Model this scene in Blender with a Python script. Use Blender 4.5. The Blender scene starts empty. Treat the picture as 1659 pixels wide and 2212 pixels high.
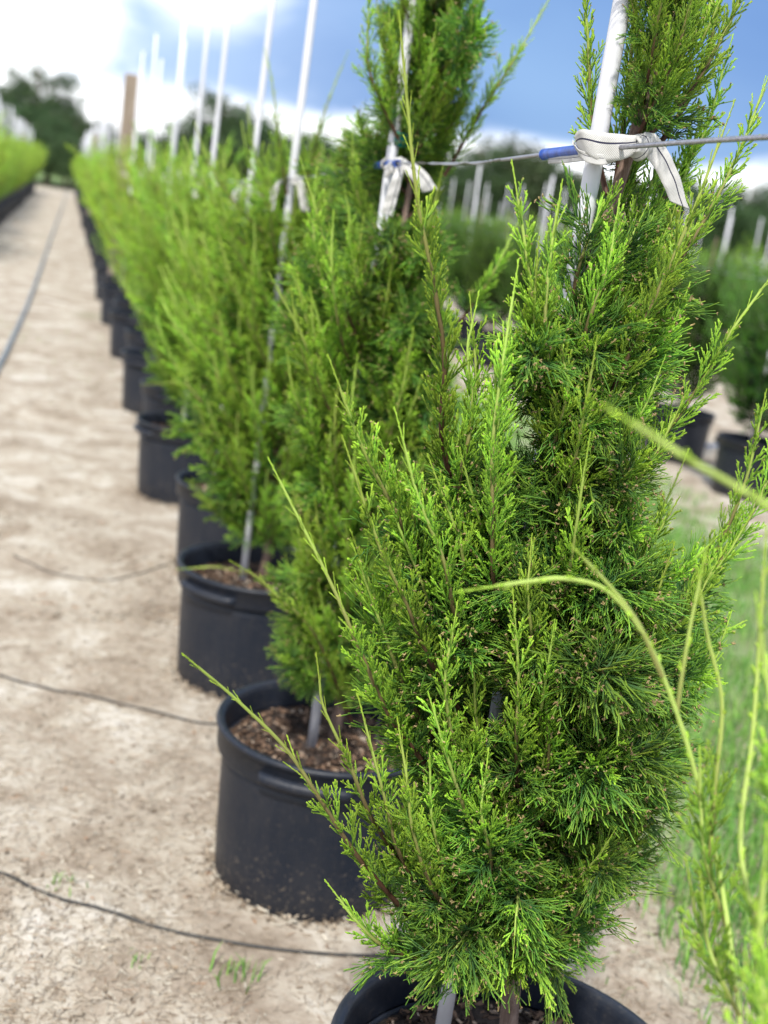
import bpy, math, random
import numpy as np
from mathutils import Vector, Matrix

random.seed(7)
rng = np.random.default_rng(11)
SC = bpy.context.scene
COL = SC.collection

# ---------------------------------------------------------------- camera
PW, PH, FPX, CAMH = 1659, 2212, 2676.0, 1.65        # photo size used for measuring, focal length in those pixels

def _ray(p):
    return np.array([(p[0] - PW / 2) / FPX, (p[1] - PH / 2) / FPX, 1.0])
_y = _ray((145, 345)); _y /= np.linalg.norm(_y)
_d = _ray((-800, 12000)); _d -= _d.dot(_y) * _y; _d /= np.linalg.norm(_d)
RC = np.stack([np.cross(_y, -_d), _y, -_d])          # camera axes -> world

def at(px, py, Y):
    """point seen at pixel (px, py) standing Y metres along the row"""
    v = RC @ _ray((px, py))
    return np.array([0, 0, CAMH]) + v * (Y / v[1])

def ground(px, py, z=0.0):
    v = RC @ _ray((px, py))
    return np.array([0, 0, CAMH]) + v * ((z - CAMH) / v[2])

cam = bpy.data.cameras.new('camera')
camo = bpy.data.objects.new('camera', cam)
COL.objects.link(camo)
m = Matrix.Identity(4)
for i in range(3):
    m[i][0] = RC[i, 0]; m[i][1] = -RC[i, 1]; m[i][2] = -RC[i, 2]
m[2][3] = CAMH
camo.matrix_world = m
cam.sensor_fit = 'VERTICAL'
cam.sensor_height = 24.0
cam.lens = FPX / PH * 24.0
cam.clip_start = 0.05
cam.clip_end = 2000
cam.dof.use_dof = True
cam.dof.focus_distance = 1.66
cam.dof.aperture_fstop = cam.lens / 12.5
SC.camera = camo

# ---------------------------------------------------------------- sun, sky, exposure
SUN_TO = Vector((-0.25, -0.55, 0.80)).normalized()
sun = bpy.data.lights.new('sun', 'SUN')
sun.energy = 3.9
sun.angle = math.radians(3.5)
sun.color = (1.0, 0.95, 0.86)
suno = bpy.data.objects.new('sun', sun)
COL.objects.link(suno)
suno.rotation_euler = SUN_TO.to_track_quat('Z', 'Y').to_euler()

W = bpy.data.worlds.new('World')
SC.world = W
W.use_nodes = True
nt = W.node_tree
nt.nodes.clear()

def N(tree, kind, **kw):
    n = tree.nodes.new(kind)
    for k, v in kw.items():
        if k in n.inputs.keys() if isinstance(k, str) else False:
            n.inputs[k].default_value = v
        else:
            setattr(n, k, v)
    return n

def L(tree, a, b):
    tree.links.new(a, b)

def math_node(tree, op, a, b=None, c=None, clamp=False):
    n = tree.nodes.new('ShaderNodeMath'); n.operation = op; n.use_clamp = clamp
    for i, v in enumerate((a, b, c)):
        if v is None: continue
        if isinstance(v, (int, float)): n.inputs[i].default_value = v
        else: L(tree, v, n.inputs[i])
    return n.outputs[0]

def mixc(tree, fac, a, b):
    n = tree.nodes.new('ShaderNodeMix'); n.data_type = 'RGBA'
    for s, v in ((n.inputs[0], fac), (n.inputs[6], a), (n.inputs[7], b)):
        if isinstance(v, (int, float)): s.default_value = v
        elif isinstance(v, tuple): s.default_value = (*v, 1) if len(v) == 3 else v
        else: L(tree, v, s)
    return n.outputs[2]

def ramp(tree, fac, stops, interp='LINEAR'):
    n = tree.nodes.new('ShaderNodeValToRGB'); n.color_ramp.interpolation = interp
    e = n.color_ramp.elements
    while len(e) < len(stops): e.new(0.5)
    for el, (p, c) in zip(e, stops):
        el.position = p
        el.color = (c, c, c, 1) if isinstance(c, (int, float)) else (*c, 1)
    L(tree, fac, n.inputs[0])
    return n.outputs[0]

def noise(tree, vec, scale, detail=4, rough=0.55, dist=0.0):
    n = tree.nodes.new('ShaderNodeTexNoise')
    n.inputs['Scale'].default_value = scale; n.inputs['Detail'].default_value = detail
    n.inputs['Roughness'].default_value = rough; n.inputs['Distortion'].default_value = dist
    if vec is not None: L(tree, vec, n.inputs['Vector'])
    return n.outputs['Fac']

sky = nt.nodes.new('ShaderNodeTexSky')
sky.sky_type = 'NISHITA'; sky.sun_disc = False
sky.sun_elevation = math.asin(SUN_TO.z)
sky.sun_rotation = math.atan2(SUN_TO.x, SUN_TO.y)
sky.air_density = 1.0; sky.dust_density = 0.4; sky.ozone_density = 3.0
tc = nt.nodes.new('ShaderNodeTexCoord')
vm = nt.nodes.new('ShaderNodeMapping'); vm.inputs['Scale'].default_value = (1.0, 1.0, 2.6)
L(nt, tc.outputs['Generated'], vm.inputs[0])
sep = nt.nodes.new('ShaderNodeSeparateXYZ'); L(nt, tc.outputs['Generated'], sep.inputs[0])
big = noise(nt, vm.outputs[0], 2.3, 3, 0.5, 0.3)
fine = noise(nt, vm.outputs[0], 7.0, 5, 0.6, 0.4)

def blob(d, r0, r1):
    """soft cloud bank centred on a sky direction, 1 inside r0 (degrees), 0 outside r1"""
    v = Vector(d).normalized()
    dp = nt.nodes.new('ShaderNodeVectorMath'); dp.operation = 'DISTANCE'
    L(nt, tc.outputs['Generated'], dp.inputs[0]); dp.inputs[1].default_value = v
    dd = math_node(nt, 'ADD', dp.outputs['Value'], math_node(nt, 'MULTIPLY', math_node(nt, 'SUBTRACT', fine, 0.5), 0.10))
    mr = nt.nodes.new('ShaderNodeMapRange'); mr.interpolation_type = 'SMOOTHSTEP'
    mr.inputs[1].default_value = math.radians(r1); mr.inputs[2].default_value = math.radians(r0)
    L(nt, dd, mr.inputs[0])
    return mr.outputs[0]

grey = mixc(nt, ramp(nt, big, [(0.35, 0.0), (0.62, 1.0)]), (0.10, 0.20, 0.45), (0.19, 0.32, 0.56))
skycol = nt.nodes.new('ShaderNodeVectorMath'); skycol.operation = 'SCALE'
L(nt, sky.outputs[0], skycol.inputs[0]); skycol.inputs['Scale'].default_value = 0.1
base = mixc(nt, 0.9, skycol.outputs[0], grey)
# white cumulus: scattered by noise, a low bank along the horizon, one bright bank beyond the end of the aisle
w_noise = ramp(nt, math_node(nt, 'ADD', math_node(nt, 'MULTIPLY', big, 0.6), math_node(nt, 'MULTIPLY', fine, 0.4)), [(0.47, 0.0), (0.57, 1.0)])
hz = nt.nodes.new('ShaderNodeMapRange'); hz.interpolation_type = 'SMOOTHSTEP'
hz.inputs[1].default_value = 0.078; hz.inputs[2].default_value = 0.048
L(nt, math_node(nt, 'ADD', sep.outputs[2], math_node(nt, 'MULTIPLY', math_node(nt, 'SUBTRACT', fine, 0.5), 0.06)), hz.inputs[0])
bank = blob((-0.09, 0.985, 0.11), 3.8, 8.2)
bank2 = math_node(nt, 'MULTIPLY', blob((0.09, 0.98, 0.165), 0.2, 4.4), 0.9)
blue_hole = math_node(nt, 'SUBTRACT', 1.0, math_node(nt, 'MAXIMUM', blob((0.34, 0.92, 0.17), 11.0, 19.0), blob((0.05, 0.99, 0.078), 0.6, 2.2)))
wn = math_node(nt, 'MULTIPLY', w_noise, blue_hole)
veil = math_node(nt, 'MULTIPLY', blob((-0.05, 0.99, 0.12), 4.0, 21.0), 0.62)
base = mixc(nt, veil, base, (0.50, 0.64, 0.86))
white = math_node(nt, 'MAXIMUM', math_node(nt, 'MAXIMUM', wn, hz.outputs[0]), math_node(nt, 'MAXIMUM', bank, bank2), clamp=True)
skyall = mixc(nt, white, base, (1.25, 1.27, 1.3))
bg = nt.nodes.new('ShaderNodeBackground'); L(nt, skyall, bg.inputs[0]); bg.inputs[1].default_value = 1.0
wo = nt.nodes.new('ShaderNodeOutputWorld'); L(nt, bg.outputs[0], wo.inputs[0])

SC.view_settings.view_transform = 'Standard'
SC.view_settings.look = 'None'
SC.view_settings.exposure = 0.62
SC.view_settings.gamma = 1.0
SC.view_settings.use_curve_mapping = False
SC.render.engine = 'CYCLES'
SC.cycles.max_bounces = 5
SC.cycles.diffuse_bounces = 2
SC.cycles.transmission_bounces = 3
SC.cycles.use_denoising = True

# ---------------------------------------------------------------- materials
def new_mat(name):
    mt = bpy.data.materials.new(name); mt.use_nodes = True
    t = mt.node_tree; b = t.nodes['Principled BSDF']
    return mt, t, b

def bump(t, b, h, strength, dist=0.01):
    n = t.nodes.new('ShaderNodeBump'); n.inputs['Strength'].default_value = strength
    n.inputs['Distance'].default_value = dist
    L(t, h, n.inputs['Height']); L(t, n.outputs[0], b.inputs['Normal'])

def attr_color(t, name='Col'):
    n = t.nodes.new('ShaderNodeAttribute'); n.attribute_name = name
    return n.outputs['Color']

def mat_foliage(name='foliage', trans=0.40, hue_var=0.018, rough=0.5):
    mt, t, b = new_mat(name)
    c = attr_color(t)
    oi = t.nodes.new('ShaderNodeObjectInfo')
    hs = t.nodes.new('ShaderNodeHueSaturation')
    L(t, c, hs.inputs['Color'])
    L(t, math_node(t, 'ADD', math_node(t, 'MULTIPLY', oi.outputs['Random'], hue_var), 0.5 - hue_var / 2), hs.inputs['Hue'])
    L(t, math_node(t, 'ADD', math_node(t, 'MULTIPLY', oi.outputs['Random'], 0.35), 0.82), hs.inputs['Value'])
    L(t, hs.outputs[0], b.inputs['Base Color'])
    b.inputs['Roughness'].default_value = rough
    b.inputs['Specular IOR Level'].default_value = 0.35
    tr = t.nodes.new('ShaderNodeBsdfTranslucent'); L(t, hs.outputs[0], tr.inputs[0])
    mx = t.nodes.new('ShaderNodeMixShader'); mx.inputs[0].default_value = trans
    L(t, b.outputs[0], mx.inputs[1]); L(t, tr.outputs[0], mx.inputs[2])
    L(t, mx.outputs[0], t.nodes['Material Output'].inputs[0])
    return mt

def mat_attr(name, rough=0.8, bscale=None):
    mt, t, b = new_mat(name)
    c = attr_color(t)
    L(t, c, b.inputs['Base Color']); b.inputs['Roughness'].default_value = rough
    b.inputs['Specular IOR Level'].default_value = 0.25
    return mt

def mat_plastic():
    mt, t, b = new_mat('black_pot_plastic')
    g = t.nodes.new('ShaderNodeTexCoord'); o = g.outputs['Object']
    d1 = noise(t, o, 7, 5, 0.6); d2 = noise(t, o, 90, 3, 0.6); d3 = noise(t, o, 260, 2, 0.5)
    sp = t.nodes.new('ShaderNodeSeparateXYZ'); L(t, o, sp.inputs[0])
    low = t.nodes.new('ShaderNodeMapRange'); L(t, sp.outputs[2], low.inputs[0])
    low.inputs[1].default_value = 0.16; low.inputs[2].default_value = 0.0
    splash = math_node(t, 'MULTIPLY', math_node(t, 'ADD', low.outputs[0], 0.12), ramp(t, d2, [(0.57, 0.0), (0.70, 1.0)]))
    mps = t.nodes.new('ShaderNodeMapping'); mps.inputs['Scale'].default_value = (26, 26, 3.0); L(t, o, mps.inputs[0])
    streak = noise(t, mps.outputs[0], 1.6, 5, 0.65, 0.4)
    mpc = t.nodes.new('ShaderNodeMapping'); mpc.inputs['Scale'].default_value = (4, 4, 60); mpc.inputs['Rotation'].default_value = (.3, .2, 0); L(t, o, mpc.inputs[0])
    scuff = ramp(t, noise(t, mpc.outputs[0], 3.0, 3, 0.6, 1.5), [(0.66, 0.0), (0.70, 1.0)])
    film = math_node(t, 'ADD', math_node(t, 'MULTIPLY', ramp(t, math_node(t, 'MULTIPLY', math_node(t, 'ADD', d1, streak), 0.5), [(0.45, 0.0), (0.75, 1.0)]), 0.09), math_node(t, 'MULTIPLY', scuff, 0.07))
    c = mixc(t, math_node(t, 'ADD', splash, film, clamp=True), (0.0075, 0.0115, 0.021), (0.16, 0.13, 0.10))
    L(t, c, b.inputs['Base Color'])
    L(t, math_node(t, 'ADD', math_node(t, 'MULTIPLY', d1, 0.25), 0.36), b.inputs['Roughness'])
    b.inputs['Specular IOR Level'].default_value = 0.42
    bump(t, b, math_node(t, 'ADD', math_node(t, 'MULTIPLY', d1, 0.8), math_node(t, 'MULTIPLY', d3, 0.06)), 0.25, 0.02)
    return mt

def mat_soil():
    mt, t, b = new_mat('potting_soil')
    o = t.nodes.new('ShaderNodeTexCoord').outputs['Object']
    n1 = noise(t, o, 60, 6, 0.7)
    L(t, ramp(t, n1, [(0.3, (0.012, 0.008, 0.006)), (0.55, (0.05, 0.033, 0.024)), (0.75, (0.14, 0.095, 0.065))]), b.inputs['Base Color'])
    b.inputs['Roughness'].default_value = 0.9
    bump(t, b, n1, 0.9, 0.02)
    return mt

def mat_pvc():
    mt, t, b = new_mat('white_plastic_pole')
    o = t.nodes.new('ShaderNodeTexCoord').outputs['Object']
    n1 = noise(t, o, 9, 5, 0.65); n2 = noise(t, o, 120, 2, 0.5)
    c = mixc(t, math_node(t, 'MULTIPLY', ramp(t, n1, [(0.5, 0.0), (0.75, 1.0)]), 0.35), (0.60, 0.61, 0.65), (0.40, 0.40, 0.39))
    L(t, c, b.inputs['Base Color']); b.inputs['Roughness'].default_value = 0.42
    bump(t, b, n2, 0.05, 0.003)
    return mt

def mat_wood():
    mt, t, b = new_mat('weathered_post_wood')
    g = t.nodes.new('ShaderNodeTexCoord'); mp = t.nodes.new('ShaderNodeMapping')
    mp.inputs['Scale'].default_value = (16, 16, 1.2); L(t, g.outputs['Object'], mp.inputs[0])
    n1 = noise(t, mp.outputs[0], 2.2, 6, 0.6, 0.6)
    L(t, ramp(t, n1, [(0.3, (0.15, 0.11, 0.075)), (0.55, (0.29, 0.235, 0.18)), (0.75, (0.42, 0.37, 0.31))]), b.inputs['Base Color'])
    b.inputs['Roughness'].default_value = 0.85
    bump(t, b, n1, 0.5, 0.01)
    return mt

def mat_bark():
    mt, t, b = new_mat('juniper_bark')
    g = t.nodes.new('ShaderNodeTexCoord'); mp = t.nodes.new('ShaderNodeMapping')
    mp.inputs['Scale'].default_value = (30, 30, 4); L(t, g.outputs['Object'], mp.inputs[0])
    n1 = noise(t, mp.outputs[0], 3.0, 6, 0.7, 0.8)
    L(t, ramp(t, n1, [(0.3, (0.10, 0.06, 0.045)), (0.55, (0.24, 0.165, 0.13)), (0.75, (0.36, 0.27, 0.22))]), b.inputs['Base Color'])
    b.inputs['Roughness'].default_value = 0.9
    bump(t, b, n1, 0.8, 0.01)
    return mt

def mat_webbing():
    mt, t, b = new_mat('woven_webbing')
    uv = t.nodes.new('ShaderNodeUVMap').outputs[0]
    s = t.nodes.new('ShaderNodeSeparateXYZ'); L(t, uv, s.inputs[0])      # u across in metres, v along in metres
    wu = math_node(t, 'SINE', math_node(t, 'MULTIPLY', s.outputs[0], 2 * math.pi / 0.0021))
    wv = math_node(t, 'SINE', math_node(t, 'MULTIPLY', s.outputs[1], 2 * math.pi / 0.0026))
    wv2 = math_node(t, 'MULTIPLY', wu, wv)
    stitch = math_node(t, 'LESS_THAN', math_node(t, 'ABSOLUTE', math_node(t, 'SUBTRACT', s.outputs[0], 0.0175)), 0.0009)
    n1 = noise(t, uv, 60, 3, 0.6)
    cl = mixc(t, ramp(t, n1, [(0.4, 0.0), (0.8, 0.6)]), (0.56, 0.555, 0.54), (0.40, 0.385, 0.35))
    cl = mixc(t, math_node(t, 'MULTIPLY', math_node(t, 'LESS_THAN', wv2, -0.3), 0.4), cl, (0.42, 0.42, 0.42))
    L(t, mixc(t, stitch, cl, (0.02, 0.02, 0.05)), b.inputs['Base Color'])
    b.inputs['Roughness'].default_value = 0.8
    bump(t, b, wv2, 0.5, 0.001)
    return mt

def mat_simple(name, col, rough=0.5, metal=0.0, nscale=40, var=0.25):
    mt, t, b = new_mat(name)
    o = t.nodes.new('ShaderNodeTexCoord').outputs['Object']
    n1 = noise(t, o, nscale, 4, 0.6)
    lo = tuple(v * (1 - var) for v in col); hi = tuple(min(1, v * (1 + var)) for v in col)
    L(t, ramp(t, n1, [(0.3, lo), (0.7, hi)]), b.inputs['Base Color'])
    b.inputs['Roughness'].default_value = rough; b.inputs['Metallic'].default_value = metal
    bump(t, b, n1, 0.1, 0.003)
    return mt

def mat_ground():
    mt, t, b = new_mat('sandy_ground')
    o = t.nodes.new('ShaderNodeTexCoord').outputs['Object']
    n0 = noise(t, o, 0.55, 5, 0.6, 0.5); n1 = noise(t, o, 3.2, 6, 0.65, 0.6); n2 = noise(t, o, 26, 5, 0.7); n3 = noise(t, o, 170, 3, 0.7)
    c = ramp(t, math_node(t, 'ADD', math_node(t, 'MULTIPLY', n1, 0.7), math_node(t, 'MULTIPLY', n2, 0.3)),
             [(0.35, (0.20, 0.16, 0.12)), (0.45, (0.31, 0.26, 0.205)), (0.54, (0.41, 0.365, 0.30)), (0.64, (0.54, 0.51, 0.46))])
    c = mixc(t, math_node(t, 'MULTIPLY', ramp(t, n3, [(0.54, 0.0), (0.68, 1.0)]), 0.45), c, (0.17, 0.13, 0.095))
    c = mixc(t, math_node(t, 'MULTIPLY', ramp(t, n2, [(0.60, 0.0), (0.74, 1.0)]), 0.4), c, (0.21, 0.155, 0.11))
    # thin grassy tint: across the strip right of the pots and here and there
    sp = t.nodes.new('ShaderNodeSeparateXYZ'); L(t, o, sp.inputs[0])
    mr = t.nodes.new('ShaderNodeMapRange'); mr.interpolation_type = 'SMOOTHSTEP'
    L(t, math_node(t, 'ADD', sp.outputs[0], math_node(t, 'MULTIPLY', math_node(t, 'SUBTRACT', n1, 0.5), 2.0)), mr.inputs[0])
    mr.inputs[1].default_value = 1.45; mr.inputs[2].default_value = 2.2
    mr2 = t.nodes.new('ShaderNodeMapRange'); mr2.interpolation_type = 'SMOOTHSTEP'
    L(t, math_node(t, 'ADD', sp.outputs[0], math_node(t, 'MULTIPLY', math_node(t, 'SUBTRACT', n1, 0.5), 2.0)), mr2.inputs[0])
    mr2.inputs[1].default_value = 4.3; mr2.inputs[2].default_value = 3.6
    g = math_node(t, 'MULTIPLY', math_node(t, 'MULTIPLY', mr.outputs[0], mr2.outputs[0]), 0.7)
    far = t.nodes.new('ShaderNodeMapRange'); L(t, sp.outputs[1], far.inputs[0])
    far.inputs[1].default_value = 70; far.inputs[2].default_value = 84
    g = math_node(t, 'MAXIMUM', g, math_node(t, 'MULTIPLY', far.outputs[0], 0.9))
    g = math_node(t, 'MAXIMUM', g, math_node(t, 'MULTIPLY', ramp(t, n0, [(0.60, 0.0), (0.7, 1.0)]), 0.22))
    c = mixc(t, g, c, (0.10, 0.17, 0.04))
    L(t, c, b.inputs['Base Color']); b.inputs['Roughness'].default_value = 0.95
    b.inputs['Specular IOR Level'].default_value = 0.15
    bump(t, b, math_node(t, 'ADD', math_node(t, 'MULTIPLY', n2, 0.7), math_node(t, 'MULTIPLY', n3, 0.3)), 0.6, 0.02)
    return mt

M = dict(fol=mat_foliage(), folfar=mat_foliage('row_foliage', 0.42, 0.03, 0.6), leaf=mat_foliage('tree_leaves', 0.2, 0.04, 0.6),
         pot=mat_plastic(), soil=mat_soil(), chip=mat_attr('bark_chips', 0.85), pvc=mat_pvc(), wood=mat_wood(), bark=mat_bark(),
         web=mat_webbing(), straw=mat_attr('straw', 0.85), grass=mat_foliage('grass_blades', 0.3, 0.0, 0.55), ground=mat_ground(),
         cable=mat_simple('steel_cable', (0.36, 0.36, 0.40), 0.38, 0.75, 200, 0.3), sleeve=mat_simple('blue_sleeve', (0.02, 0.075, 0.36), 0.35, 0, 90, 0.35),
         tape=mat_simple('teal_tape', (0.0, 0.22, 0.21), 0.45, 0, 60, 0.3), hose=mat_simple('grey_hose', (0.13, 0.16, 0.19), 0.5, 0, 30, 0.3),
         drip=mat_simple('black_tube', (0.03, 0.028, 0.026), 0.55, 0, 50, 0.4), twig=mat_simple('tree_wood', (0.10, 0.075, 0.055), 0.9, 0, 6, 0.4),
         bluehose=mat_simple('blue_hose', (0.05, 0.13, 0.28), 0.5, 0, 30, 0.3))

# ---------------------------------------------------------------- mesh helpers
def make_mesh(name, V, quads=None, tris=None, mat=None, cols=None, smooth=True, uv=None):
    V = np.asarray(V, np.float32)
    faces = []
    me = bpy.data.meshes.new(name)
    nq = 0 if quads is None else len(quads); ntr = 0 if tris is None else len(tris)
    me.vertices.add(len(V)); me.vertices.foreach_set('co', V.ravel())
    loops = []
    if nq: loops.append(np.asarray(quads, np.int32).ravel())
    if ntr: loops.append(np.asarray(tris, np.int32).ravel())
    loops = np.concatenate(loops)
    me.loops.add(len(loops)); me.loops.foreach_set('vertex_index', loops)
    me.polygons.add(nq + ntr)
    starts = np.concatenate([np.arange(nq) * 4, nq * 4 + np.arange(ntr) * 3]).astype(np.int32)
    me.polygons.foreach_set('loop_start', starts)
    me.polygons.foreach_set('use_smooth', np.full(nq + ntr, smooth, bool))
    if cols is not None:
        a = me.color_attributes.new('Col', 'FLOAT_COLOR', 'POINT')
        c4 = np.ones((len(V), 4), np.float32); c4[:, :3] = cols
        a.data.foreach_set('color', c4.ravel())
    if uv is not None:
        l = me.uv_layers.new(name='UVMap')
        l.data.foreach_set('uv', np.asarray(uv, np.float32)[loops].ravel())
    me.update(calc_edges=True)
    if mat: me.materials.append(mat)
    return me

def obj(name, me, parent=None, loc=None, rot=None, scale=None):
    o = bpy.data.objects.new(name, me); COL.objects.link(o)
    if parent: o.parent = parent
    if loc is not None: o.location = loc
    if rot is not None: o.rotation_euler = rot
    if scale is not None: o.scale = (scale,) * 3 if isinstance(scale, (int, float)) else scale
    return o

def tag(o, label, cat, group=None):
    o['label'] = label; o['category'] = cat
    if group: o['group'] = group
    return o

def thing(name, label, cat, loc=(0, 0, 0), rotz=0, group=None):
    o = obj(name, None, None, loc, (0, 0, rotz))
    o.empty_display_size = 0.1
    return tag(o, label, cat, group)

def kind(o, k):
    o['kind'] = k; return o

def frames(P):
    P = np.asarray(P, float); n = len(P)
    T = np.gradient(P, axis=0); T /= np.linalg.norm(T, axis=1)[:, None] + 1e-9
    ref = np.array([0, 0, 1.0]) if abs(T[0][2]) < 0.9 else np.array([1.0, 0, 0])
    A = np.zeros_like(P); B = np.zeros_like(P)
    a = ref - ref.dot(T[0]) * T[0]; a /= np.linalg.norm(a)
    for i in range(n):
        a = a - a.dot(T[i]) * T[i]; a /= np.linalg.norm(a) + 1e-9
        A[i] = a; B[i] = np.cross(T[i], a)
    return T, A, B

def spline(pts, n):
    """Catmull-Rom through pts, n samples"""
    p = np.asarray(pts, float); k = len(p)
    q = np.vstack([2 * p[0] - p[1], p, 2 * p[-1] - p[-2]])
    u = np.linspace(0, k - 1 - 1e-9, n); i = u.astype(int); f = (u - i)[:, None]
    a, b, c, d = q[i], q[i + 1], q[i + 2], q[i + 3]
    return 0.5 * (2 * b + (c - a) * f + (2 * a - 5 * b + 4 * c - d) * f ** 2 + (3 * b - a - 3 * c + d) * f ** 3)

def tube_geo(P, R, sides=8, lobes=0, twist=0, caps=True):
    P = np.asarray(P, float); n = len(P); R = np.broadcast_to(np.asarray(R, float), (n,))
    T, A, B = frames(P)
    ang = np.linspace(0, 2 * np.pi, sides, endpoint=False)
    s = np.concatenate([[0], np.cumsum(np.linalg.norm(np.diff(P, axis=0), axis=1))])
    th = ang[None, :] + (s * twist)[:, None]
    rr = R[:, None] * (1 + (0.16 * np.abs(np.cos(ang * lobes / 2))[None, :] - 0.1 if lobes else 0))
    V = P[:, None, :] + rr[..., None] * (np.cos(th)[..., None] * A[:, None] + np.sin(th)[..., None] * B[:, None])
    V = V.reshape(-1, 3)
    i = np.arange(n - 1)[:, None] * sides; j = np.arange(sides)[None, :]; j2 = (j + 1) % sides
    Q = np.stack([i + j, i + j2, i + sides + j2, i + sides + j], -1).reshape(-1, 4)
    tr = []
    if caps:
        V = np.vstack([V, P[0], P[-1]]); a, b = len(V) - 2, len(V) - 1
        for k in range(sides):
            k2 = (k + 1) % sides
            tr.append((a, k2, k)); o = (n - 1) * sides; tr.append((b, o + k, o + k2))
    return V, Q, tr

def tube(name, P, R, mat, sides=8, parent=None, **kw):
    V, Q, T = tube_geo(P, R, sides, **kw)
    return obj(name, make_mesh(name, V, Q, T, mat), parent)

def lathe(prof, n=64, jitter=None):
    prof = np.asarray(prof, float); k = len(prof)
    a = np.linspace(0, 2 * np.pi, n, endpoint=False)
    V = np.zeros((k, n, 3))
    V[..., 0] = prof[:, 0][:, None] * np.cos(a); V[..., 1] = prof[:, 0][:, None] * np.sin(a); V[..., 2] = prof[:, 1][:, None]
    if jitter: V = jitter(V, a)
    V = V.reshape(-1, 3)
    i = np.arange(k - 1)[:, None] * n; j = np.arange(n)[None, :]; j2 = (j + 1) % n
    Q = np.stack([i + j, i + j2, i + n + j2, i + n + j], -1).reshape(-1, 4)
    return V, Q

def join_geo(parts):
    """parts: list of (V, quads, tris, cols)"""
    Vs, Qs, Ts, Cs, o = [], [], [], [], 0
    for V, Q, T, C in parts:
        Vs.append(V); Cs.append(C)
        if Q is not None and len(Q): Qs.append(np.asarray(Q) + o)
        if T is not None and len(T): Ts.append(np.asarray(T) + o)
        o += len(V)
    return np.vstack(Vs), (np.vstack(Qs) if Qs else None), (np.vstack(Ts) if Ts else None), np.vstack(Cs)

# ---------------------------------------------------------------- ground
def vnoise(x, y, s, seed):
    r = np.random.default_rng(seed).random((64, 64))
    X = x * s; Y = y * s
    i = np.floor(X).astype(int); j = np.floor(Y).astype(int); f = X - i; g = Y - j
    f = f * f * (3 - 2 * f); g = g * g * (3 - 2 * g)
    a = r[i % 64, j % 64]; b = r[(i + 1) % 64, j % 64]; c = r[i % 64, (j + 1) % 64]; d = r[(i + 1) % 64, (j + 1) % 64]
    return (a * (1 - f) + b * f) * (1 - g) + (c * (1 - f) + d * f) * g

ROWX = 0.75
SP = 1.24
def pot_pos(i):
    """pots of the row stand on a slightly staggered line"""
    r = np.random.default_rng(100 + i)
    fixed = {0: (0.80, 0.24), 1: (0.77, 1.525), 2: (0.735, 2.76), 3: (0.745, 4.03), 4: (0.84, 5.24), 5: (0.74, 6.52), 6: (0.83, 7.72)}
    if i in fixed: return fixed[i]
    return (0.77 + (0.045 if i % 2 == 0 else -0.02) + r.uniform(-.03, .03), 7.72 + (i - 6) * SP + r.uniform(-.06, .06))

def gheight(x, y):
    h = (vnoise(x, y, 1.1, 1) - .5) * 0.05 + (vnoise(x, y, 4.7, 2) - .5) * 0.018 + (vnoise(x, y, 15, 3) - .5) * 0.008
    near = np.clip((np.abs(x - ROWX) - 0.30) / 0.25, 0, 1)       # level under the pot row
    fade = np.clip(1.5 - np.hypot(x, y) / 18, 0, 1)
    return h * (0.12 + 0.88 * near) * fade - 0.004

gx = np.unique(np.concatenate([np.linspace(-3, 6.5, 150), np.linspace(-40, -3, 40), np.linspace(6.5, 60, 50), [-700, -300, -100, 120, 300, 700]]))
gy = np.unique(np.concatenate([np.linspace(-2, 9, 170), np.linspace(9, 30, 60), np.linspace(30, 110, 50), [-300, -60, -10, 160, 300, 700, 1200]]))
GX, GY = np.meshgrid(gx, gy, indexing='ij')
GV = np.stack([GX, GY, gheight(GX, GY)], -1).reshape(-1, 3)
a = (np.arange(len(gx) - 1)[:, None] * len(gy) + np.arange(len(gy) - 1)[None, :])
GQ = np.stack([a, a + len(gy), a + len(gy) + 1, a + 1], -1).reshape(-1, 4)
kind(obj('ground', make_mesh('ground', GV, GQ, None, M['ground'])), 'structure')

# ---------------------------------------------------------------- juniper foliage generator
class Cords:
    """collects thin tapered three-sided strands"""
    def __init__(s): s.P, s.R, s.C = [], [], []
    def add(s, pts, r0, r1, c0, c1):
        s.P.append(pts); s.R.append((r0, (r0 + r1) / 2, r1)); s.C.append((c0, tuple((a + b) / 2 for a, b in zip(c0, c1)), c1))
    def arrays(s):
        return np.array(s.P, float), np.array(s.R, float), np.array(s.C, float)

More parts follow.
